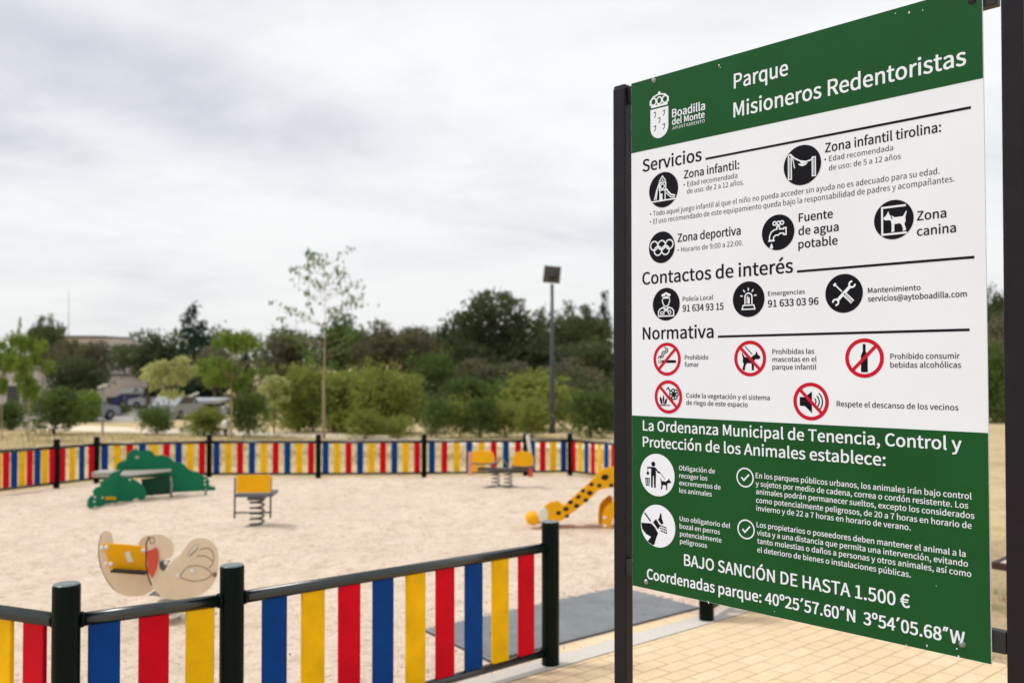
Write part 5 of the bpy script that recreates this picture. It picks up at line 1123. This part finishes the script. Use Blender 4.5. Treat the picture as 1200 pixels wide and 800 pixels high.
def limb_tree(h0, h1, r0, limbs, tip=0.25, wob=0.01):
    mb = MB(); k = 7
    mb.tube([(random.gauss(0, wob), random.gauss(0, wob), -0.03 + (h1 + .03) * i / (k - 1)) for i in range(k)], [r0 * (1 - (1 - tip) * i / (k - 1)) for i in range(k)], 8)
    for (z, ang, ln, rise) in limbs:
        a = R(ang); p0 = Vector((0, 0, z)); p1 = p0 + Vector((math.cos(a) * ln * .5, math.sin(a) * ln * .5, rise * .35)); p2 = p0 + Vector((math.cos(a) * ln, math.sin(a) * ln, rise))
        mb.tube([p0, p1, p2], [r0 * .42, r0 * .28, r0 * .08], 5)
    return mb
FM = {
    'pine': mat('pine_needles', (0.112, 0.138, 0.054), 0.75, 0.12, c2=(0.040, 0.056, 0.026, 1), vscale=2.4, obj_rand=0.3, tl=0.2),
    'dark': mat('dark_conifer', (0.030, 0.060, 0.036), 0.75, 0.12, c2=(0.013, 0.028, 0.020, 1), vscale=3, obj_rand=0.15, tl=0.1),
    'brown': mat('grey_brown_twigs', (0.185, 0.172, 0.098), 0.85, 0.1, c2=(0.082, 0.084, 0.050, 1), vscale=2.4, obj_rand=0.2, tl=0.15),
    'olive': mat('olive_foliage', (0.285, 0.320, 0.068), 0.7, 0.15, c2=(0.092, 0.124, 0.030, 1), vscale=2.6, obj_rand=0.2, tl=0.3),
    'bush': mat('bush_foliage', (0.135, 0.190, 0.046), 0.7, 0.15, c2=(0.040, 0.070, 0.020, 1), vscale=3, obj_rand=0.2, tl=0.25),
    'fresh': mat('fresh_foliage', (0.195, 0.270, 0.045), 0.65, 0.15, c2=(0.090, 0.145, 0.028, 1), vscale=3, obj_rand=0.12, tl=0.4),
    'blossom': mat('pale_blossom', (0.52, 0.53, 0.22), 0.7, 0.2, c2=(0.18, 0.24, 0.06, 1), vscale=5, obj_rand=0.1, tl=0.3),
    'thin': mat('thin_leaf', (0.11, 0.19, 0.045), 0.65, 0.15, c2=(0.05, 0.09, 0.026, 1), vscale=4, tl=0.3),
}
BARK = mat('bark_grey', srgb(112, 98, 82), 0.9, 0.1, var=0.2, vscale=8)
BARKD = mat('bark_dark', srgb(70, 58, 48), 0.9, 0.1, var=0.2, vscale=8)
BARKP = mat('bark_pale', srgb(160, 146, 122), 0.85, 0.1, var=0.12, vscale=8)
VAR = {}
def rnd(a, b): return a + (b - a) * random.random()
def make_variant(kind, idx):
    random.seed(100 * idx + sum(map(ord, kind)))
    if kind in ('pine', 'brown'):       # broad rounded crown carried on a bare trunk
        lobes = [(rnd(-.22, .22), rnd(-.22, .22), rnd(.45, .86), rnd(.14, .26), rnd(.14, .26), rnd(.06, .13)) for _ in range(11)]
        lobes += [(0, 0, .90, .18, .18, .10), (rnd(-.1, .1), rnd(-.1, .1), .72, .32, .32, .15), (rnd(-.2, .2), 0, .50, .30, .30, .12)]
        pts = lobe_points(lobes, 950, 9, 0.020, 0.3); sz = rng.uniform(0.010, 0.022, len(pts)); tr = limb_tree(0, .85, .030, [(rnd(.3, .7), rnd(0, 360), rnd(.2, .4), rnd(.05, .2)) for _ in range(11)])
    elif kind == 'spire':
        lobes = []
        for i in range(13):
            z = .10 + .86 * i / 12; r_ = .42 * (1 - i / 12.6) + .03
            for _ in range(4): a = rnd(0, 6.28); lobes.append((r_ * .5 * math.cos(a), r_ * .5 * math.sin(a), z + rnd(-.02, .02), r_ * .62, r_ * .62, .035))
        pts = lobe_points(lobes, 900, 8, 0.016, 0.2); sz = rng.uniform(0.010, 0.022, len(pts)); tr = limb_tree(0, .97, .02, [])
    elif kind in ('bush', 'olive'):
        lobes = [(rnd(-.24, .24), rnd(-.24, .24), rnd(.16, .74), rnd(.15, .27), rnd(.15, .27), rnd(.12, .20)) for _ in range(13)] + [(0, 0, .42, .38, .38, .38), (rnd(-.1, .1), rnd(-.1, .1), .18, .40, .40, .18)]
        pts = lobe_points(lobes, 1000, 8, 0.025, 0.35); sz = rng.uniform(0.014, 0.030, len(pts)); tr = limb_tree(0, .6, .035, [(rnd(.1, .4), rnd(0, 360), rnd(.2, .35), rnd(.15, .3)) for _ in range(7)])
    elif kind == 'round':              # clipped looking small tree on a short stem
        lobes = [(rnd(-.2, .2), rnd(-.2, .2), rnd(.26, .78), .24, .24, .19) for _ in range(8)] + [(0, 0, .52, .42, .42, .40), (0, 0, .22, .34, .34, .18)]
        pts = lobe_points(lobes, 1000, 8, 0.022, 0.4); sz = rng.uniform(0.014, 0.028, len(pts)); tr = limb_tree(0, .6, .03, [(.2, k * 72, .25, .2) for k in range(5)])
    elif kind in ('fresh', 'blossom'):
        lobes = []
        for _ in range(17):
            z_ = rnd(.46, .95); a_ = rnd(0, 6.28); r_ = rnd(.05, .36) * (1.15 - .6 * abs(z_ - .66) / .3); q_ = rnd(.06, .13); lobes.append((r_ * math.cos(a_), r_ * math.sin(a_), z_, q_, q_, q_ * .55))
        pts = lobe_points(lobes, 380, 8, 0.022, 0.1); sz = rng.uniform(0.014, 0.028, len(pts)); tr = limb_tree(0, .86, .016, [(rnd(.42, .6), rnd(0, 360), rnd(.2, .36), rnd(.15, .3)) for _ in range(9)])
    else:                               # thin sapling with a see-through crown
        mbt = MB(); mbt.tube([(0, 0, -.02), (.004, 0, .3), (-.006, .003, .6), (.002, 0, .97)], [.0120, .0085, .0022, .0008], 8); ps = []
        for _ in range(52):
            z = rnd(.34, .95); a = rnd(0, 6.28); ln = (1.0 - z) * .32 + rnd(.08, .22); ln *= .55 if z < .5 else 1.0; rise = rnd(.04, .13)
            q = [Vector((0, 0, z)), Vector((math.cos(a) * ln * .5, math.sin(a) * ln * .5, z + rise * .4)), Vector((math.cos(a) * ln, math.sin(a) * ln, z + rise))]
            mbt.tube(q, [.0013, .0009, .0005], 4)
            for _k in range(7): f = rnd(.45, 1.05); c = q[0].lerp(q[2], f); ps.append((c.x + random.gauss(0, .02), c.y + random.gauss(0, .02), c.z + random.gauss(0, .012)))
            for _k in range(7 if z > .55 else 12): f = rnd(.4 if z < .55 else .8, 1.05); c = q[0].lerp(q[2], f); ps.append((c.x + random.gauss(0, .018), c.y + random.gauss(0, .018), c.z + random.gauss(0, .012)))
        pts = np.array(ps); sz = rng.uniform(0.008, 0.015, len(pts)); tr = mbt
    return pts, sz, tr
def tree(kind, fol, px, ptop, wpx, label, Y=None, pbase=None, name=None, group=None, bark=None, idx=0):
    if Y is None: Y = G(px, pbase).y
    X = (px - 600) / F * Y; zb = zg(Y); h = P(px, ptop, Y).z - zb; w_ = wpx * Y / F
    key = (kind, fol, idx, bark)
    if key not in VAR:
        pts, sz, tr = make_variant(kind, idx)
        ext = np.percentile(np.abs(pts[:, :2]), 98) * 2; ztop = np.percentile(pts[:, 2], 99.7)
        pts[:, :2] /= ext; pts[:, 2] /= ztop
        tr.v = [(v[0] / ext * (.8 if kind != 'thin' else 1), v[1] / ext * (.8 if kind != 'thin' else 1), v[2] / ztop) for v in tr.v]
        cm = leaves_mesh('crown', pts, sz / ext * .9, FM[fol]); to = tr.build('trunk', bark or BARK); tm = to.data; bpy.data.objects.remove(to)
        VAR[key] = (cm, tm)
    cm, tm = VAR[key]
    names = {'pine': 'pine_tree', 'brown': 'bare_tree', 'spire': 'conifer_tree', 'bush': 'bush', 'olive': 'bush', 'round': 'round_bush', 'fresh': 'young_tree', 'blossom': 'blossom_tree', 'thin': 'sapling'}
    cats = {'pine': 'tree', 'brown': 'tree', 'spire': 'tree', 'bush': 'bush', 'olive': 'bush', 'round': 'bush', 'fresh': 'tree', 'blossom': 'tree', 'thin': 'tree'}
    t = thing(name or names[kind], label, cats[kind], (X, Y, zb), rnd(0, 6.28), group or {'tree': 'trees beyond the playground', 'bush': 'bushes beyond the far fence'}[cats[kind]])
    t.scale = (w_, w_, h)
    for nm, me in (('crown', cm), ('trunk', tm)):
        o = bpy.data.objects.new(nm, me); COL.objects.link(o); o.parent = t
    return t
random.seed(5)
T = tree
# far left
T('pine', 'pine', 54, 371, 44, 'dark round pine above the pale building at the far left', Y=88, idx=0)
T('spire', 'fresh', 23, 373, 16, 'slim green conifer at the left of the dark round pine', Y=86, idx=1)
T('brown', 'brown', 112, 400, 40, 'thin bare tree standing against the left end of the beige building', Y=72, idx=2)
T('bush', 'bush', 136, 474, 34, 'dull green shrub at the far edge of the car park', Y=62, idx=3)
T('brown', 'brown', 84, 398, 46, 'bare brownish tree in front of the pale flat roofed building', Y=84, idx=0)
T('pine', 'pine', 92, 418, 66, 'dark spreading tree left of the beige building', Y=60, idx=1)
T('fresh', 'fresh', 3, 398, 46, 'light green young tree cut by the left edge', pbase=516, idx=0, bark=BARKP)
T('fresh', 'fresh', 34, 392, 52, 'light green young tree with straight pale stem near the left edge', pbase=517, idx=1, bark=BARKP)
T('round', 'bush', 64, 454, 66, 'olive round headed small tree near the left edge', pbase=509, idx=0)
T('bush', 'bush', 12, 468, 40, 'dark bush low at the left edge between young tree stems', pbase=504, idx=1)
T('bush', 'fresh', 100, 458, 40, 'bright green bush below the dark spreading tree', Y=50, idx=2)
T('pine', 'pine', 176, 389, 84, 'wide dark pine overhanging the beige building', Y=70, idx=2)
T('spire', 'dark', 227, 359, 92, 'tall dark conifer with pointed top left of the leafy sapling', Y=72, idx=0)
T('bush', 'dark', 240, 428, 52, 'dark evergreen mass at the foot of the tall conifer', Y=66, idx=0)
T('blossom', 'blossom', 198, 418, 58, 'pale yellow green blossom tree in front of the wide pine', pbase=503, idx=0)
T('round', 'bush', 184, 470, 40, 'small dark clipped ball bush at the car park edge', pbase=509, idx=1)
T('bush', 'olive', 240, 476, 50, 'low yellowish olive bush beside the litter bin', pbase=510, idx=1)
T('brown', 'brown', 252, 404, 60, 'grey brown tree behind the leafy green sapling', Y=64, idx=1)
T('fresh', 'fresh', 272, 388, 80, 'leafy green sapling with pale straight trunk left of the tall thin one', pbase=513, idx=2, bark=BARKP)
T('round', 'bush', 293, 460, 42, 'round dark green bush under the leafy green sapling', pbase=511, idx=2)
T('spire', 'dark', 287, 394, 22, 'small dark spire behind the leafy green sapling', Y=90, idx=1)
T('blossom', 'blossom', 322, 440, 44, 'small pale yellow tree beside the round dark bush', pbase=508, idx=1)
T('brown', 'brown', 334, 386, 66, 'dark grey brown tree below the thin sapling crown', Y=74, idx=2)
T('thin', 'thin', 380, 291, 104, 'tall thin sapling with sparse see through crown against the sky', pbase=514, bark=BARKP)
T('pine', 'bush', 402, 368, 72, 'dark pine with bright green left side behind the thin sapling', Y=78, idx=3)
T('bush', 'olive', 350, 428, 62, 'large olive bush left of the thin sapling trunk', pbase=506, idx=2)
T('bush', 'olive', 404, 432, 70, 'large olive bush right of the thin sapling trunk', pbase=506, idx=3)
T('brown', 'brown', 560, 420, 66, 'low grey brown tree under the tallest pine, left of its trunk', Y=58, idx=1)
T('brown', 'brown', 604, 424, 62, 'low grey brown tree under the tallest pine, right of its trunk', Y=57, idx=2)
T('bush', 'bush', 545, 440, 60, 'mid green shrub behind the tight row of bushes', Y=50, idx=1)
T('bush', 'bush', 588, 446, 56, 'dull green shrub behind the yellow olive bush', Y=49, idx=3)
T('brown', 'brown', 668, 420, 70, 'grey brown tree behind the large bright olive bush', Y=56, idx=3)
T('brown', 'brown', 446, 378, 74, 'brownish grey tree right of the dark pine', Y=72, idx=3)
T('brown', 'brown', 490, 384, 56, 'dull brown tree between the grey tree and the tall pine', Y=76, idx=0)
T('bush', 'olive', 455, 424, 84, 'big rounded olive bush in the middle of the bush row', pbase=508, idx=0)
T('bush', 'bush', 505, 412, 56, 'dull green bush behind the middle of the bush row', Y=52, idx=3)
T('round', 'olive', 428, 480, 42, 'low grey olive bush just behind the fence, left of the middle', pbase=514, idx=0)
T('round', 'olive', 466, 486, 34, 'smallest low bush just behind the fence', pbase=514, idx=3)
T('pine', 'dark', 530, 376, 62, 'rounded dark green tree left of the tallest pine', Y=90, idx=0)
T('pine', 'pine', 580, 343, 112, 'tallest broad pine with visible trunk in the middle of the wood', Y=66, idx=1, bark=BARKD)
T('pine', 'pine', 548, 400, 84, 'lower dark pine at the left foot of the tallest pine', Y=62, idx=2)
T('pine', 'pine', 626, 392, 80, 'lower dark pine behind the solar lamp', Y=64, idx=3)
T('spire', 'pine', 636, 362, 44, 'wispy conifer directly behind the solar lamp pole', Y=84, idx=0)
T('pine', 'pine', 676, 358, 84, 'dark pine right of the solar lamp', Y=72, idx=0)
T('spire', 'dark', 708, 344, 48, 'dark cedar beside the left sign post', Y=80, idx=2)
T('pine', 'pine', 700, 398, 90, 'spreading dark pine low beside the left sign post', Y=62, idx=1)
for i, (px, tp_, w_, fol, lab) in enumerate((
    (511, 466, 34, 'bush', 'dark green rounded bush, first of the tight row left of the lamp'), (539, 462, 38, 'olive', 'olive topped bush, second of the tight row left of the lamp'),
    (563, 466, 36, 'bush', 'dark bush below the tallest pine in the tight row'), (592, 468, 44, 'olive', 'yellow olive bush in front of the large one by the lamp'),
    (624, 466, 38, 'olive', 'yellowish bush close to the left of the lamp pole'))):
    T('round', fol, px, tp_, w_, lab, pbase=513 - (i % 2), idx=i % 4)
T('bush', 'olive', 636, 434, 92, 'large bright olive bush around the solar lamp pole', pbase=505, idx=1)
T('round', 'bush', 692, 460, 56, 'dark green bush between lamp and left sign post', pbase=513, idx=2)
T('round', 'bush', 725, 470, 44, 'green bush just hidden by the left sign post', pbase=508, idx=1)
# seen in the gap at the right of the board
T('pine', 'pine', 1160, 340, 80, 'dark pine seen between board and right post', Y=60, idx=2)
T('brown', 'brown', 1172, 372, 70, 'dull brown tree seen between board and right post', Y=52, idx=1)
T('bush', 'bush', 1166, 402, 60, 'tall green bush seen between board and right post', pbase=496, idx=0)
# far wood as one mass behind everything
lob = []
for i in range(110):
    px = rnd(-120, 1320); Y = rnd(100, 150); top = 396 + 8 * math.sin(px * .02) + rnd(-6, 8) - (16 if 560 < px < 760 else 0)
    X = (px - 600) / F * Y; z1 = P(px, top, Y).z; z0 = zg(Y); hh = (z1 - z0)
    for f in (.25, .55, .85): lob.append((X + rnd(-1, 1), Y, z0 + hh * f, rnd(2.2, 4.2), 2.5, hh * .2))
pts = lobe_points(lob, 5200, 8, 0.35, 0.4); me = leaves_mesh('woodland', pts, rng.uniform(0.14, 0.34, len(pts)), FM['pine'])
o = bpy.data.objects.new('woodland', me); COL.objects.link(o); tag(o, 'continuous dark wood along the horizon behind the single trees', 'woodland', kind='stuff')

lob = []
for i in range(90):
    px = rnd(300, 800) if i < 76 else rnd(1120, 1230); Y = rnd(48, 60); h = rnd(1.6, 3.2); X = (px - 600) / F * Y
    lob.append((X, Y, zg(Y) + h * .45, rnd(.9, 1.7), .8, h * .55))
pts = lobe_points(lob, 4600, 8, 0.18, 0.4); me = leaves_mesh('undergrowth', pts, rng.uniform(0.07, 0.17, len(pts)), FM['pine'])
o = bpy.data.objects.new('undergrowth', me); COL.objects.link(o); tag(o, 'dark tangled undergrowth between the bush row and the pines', 'undergrowth', kind='stuff')

# dry grass tufts beyond the fence and in the soil strip on the right; small litter on the sand
def blades(name, pts, h, w, m, label):
    n = len(pts); a = rng.uniform(0, 6.28, n); hh = rng.uniform(.5, 1.0, n) * h; le = rng.normal(size=(n, 2)) * h * .45
    dx, dy = np.cos(a) * w, np.sin(a) * w
    V = np.stack([np.stack([pts[:, 0] - dx, pts[:, 1] - dy, pts[:, 2]], 1), np.stack([pts[:, 0] + dx, pts[:, 1] + dy, pts[:, 2]], 1), np.stack([pts[:, 0] + le[:, 0], pts[:, 1] + le[:, 1], pts[:, 2] + hh], 1)], 1).reshape(-1, 3)
    me = bpy.data.meshes.new(name); me.from_pydata(V.tolist(), [], np.arange(3 * n).reshape(-1, 3).tolist()); me.materials.append(m)
    o = bpy.data.objects.new(name, me); COL.objects.link(o); tag(o, label, 'grass', kind='stuff')
def patchy(n, x0, x1, y0, y1, cl=14, sp=.25):
    k = n // cl; c = np.stack([rng.uniform(x0, x1, k), rng.uniform(y0, y1, k)], 1); p_ = np.repeat(c, cl, 0) + rng.normal(size=(k * cl, 2)) * sp
    return np.stack([p_[:, 0], p_[:, 1], np.array([zg(y) for y in p_[:, 1]])], 1)
STRAW = mat('straw', (0.36, 0.29, 0.15), 0.85, 0.1, c2=(0.16, 0.16, 0.055, 1), vscale=0.7, tl=0.3)
blades('dry_grass', patchy(30000, -26, 9, 19, 36, 20, .4), 0.13, 0.007, STRAW, 'dry straw coloured grass on the field beyond the far fence')
p_ = patchy(9000, 2.3, 9, 4.4, 16, 14, .12); keep = (p_[:, 0] - PD.x) * eu.x + (p_[:, 1] - PD.y) * eu.y > 0.3
p_ = p_[keep & ((p_[:, 0] - PD.x) * ev.x + (p_[:, 1] - PD.y) * ev.y > 0.15)]
blades('dry_grass', p_, 0.06, 0.004, STRAW, 'sparse dry weeds on the bare soil right of the paved path')
# crumbs of bark and gravel on the sand near the fence
n = 2600; c = np.stack([rng.uniform(-5, 2.2, n), rng.uniform(4.0, 13, n), np.zeros(n)], 1); c[:, 2] = -SLOPE * c[:, 1] + 0.03
c = c[((c[:, 0] - PC.x) * ev.x + (c[:, 1] - PC.y) * ev.y) < -0.05]
LIT = mat('bark_crumbs', srgb(128, 100, 76), 0.9, 0.1, c2=srgb(196, 172, 146), vscale=3)
me = leaves_mesh('sand_litter', c, rng.uniform(0.004, 0.013, len(c)), LIT)
o = bpy.data.objects.new('sand_litter', me); COL.objects.link(o); tag(o, 'scattered bark crumbs and gravel on the sand', 'litter', kind='stuff')
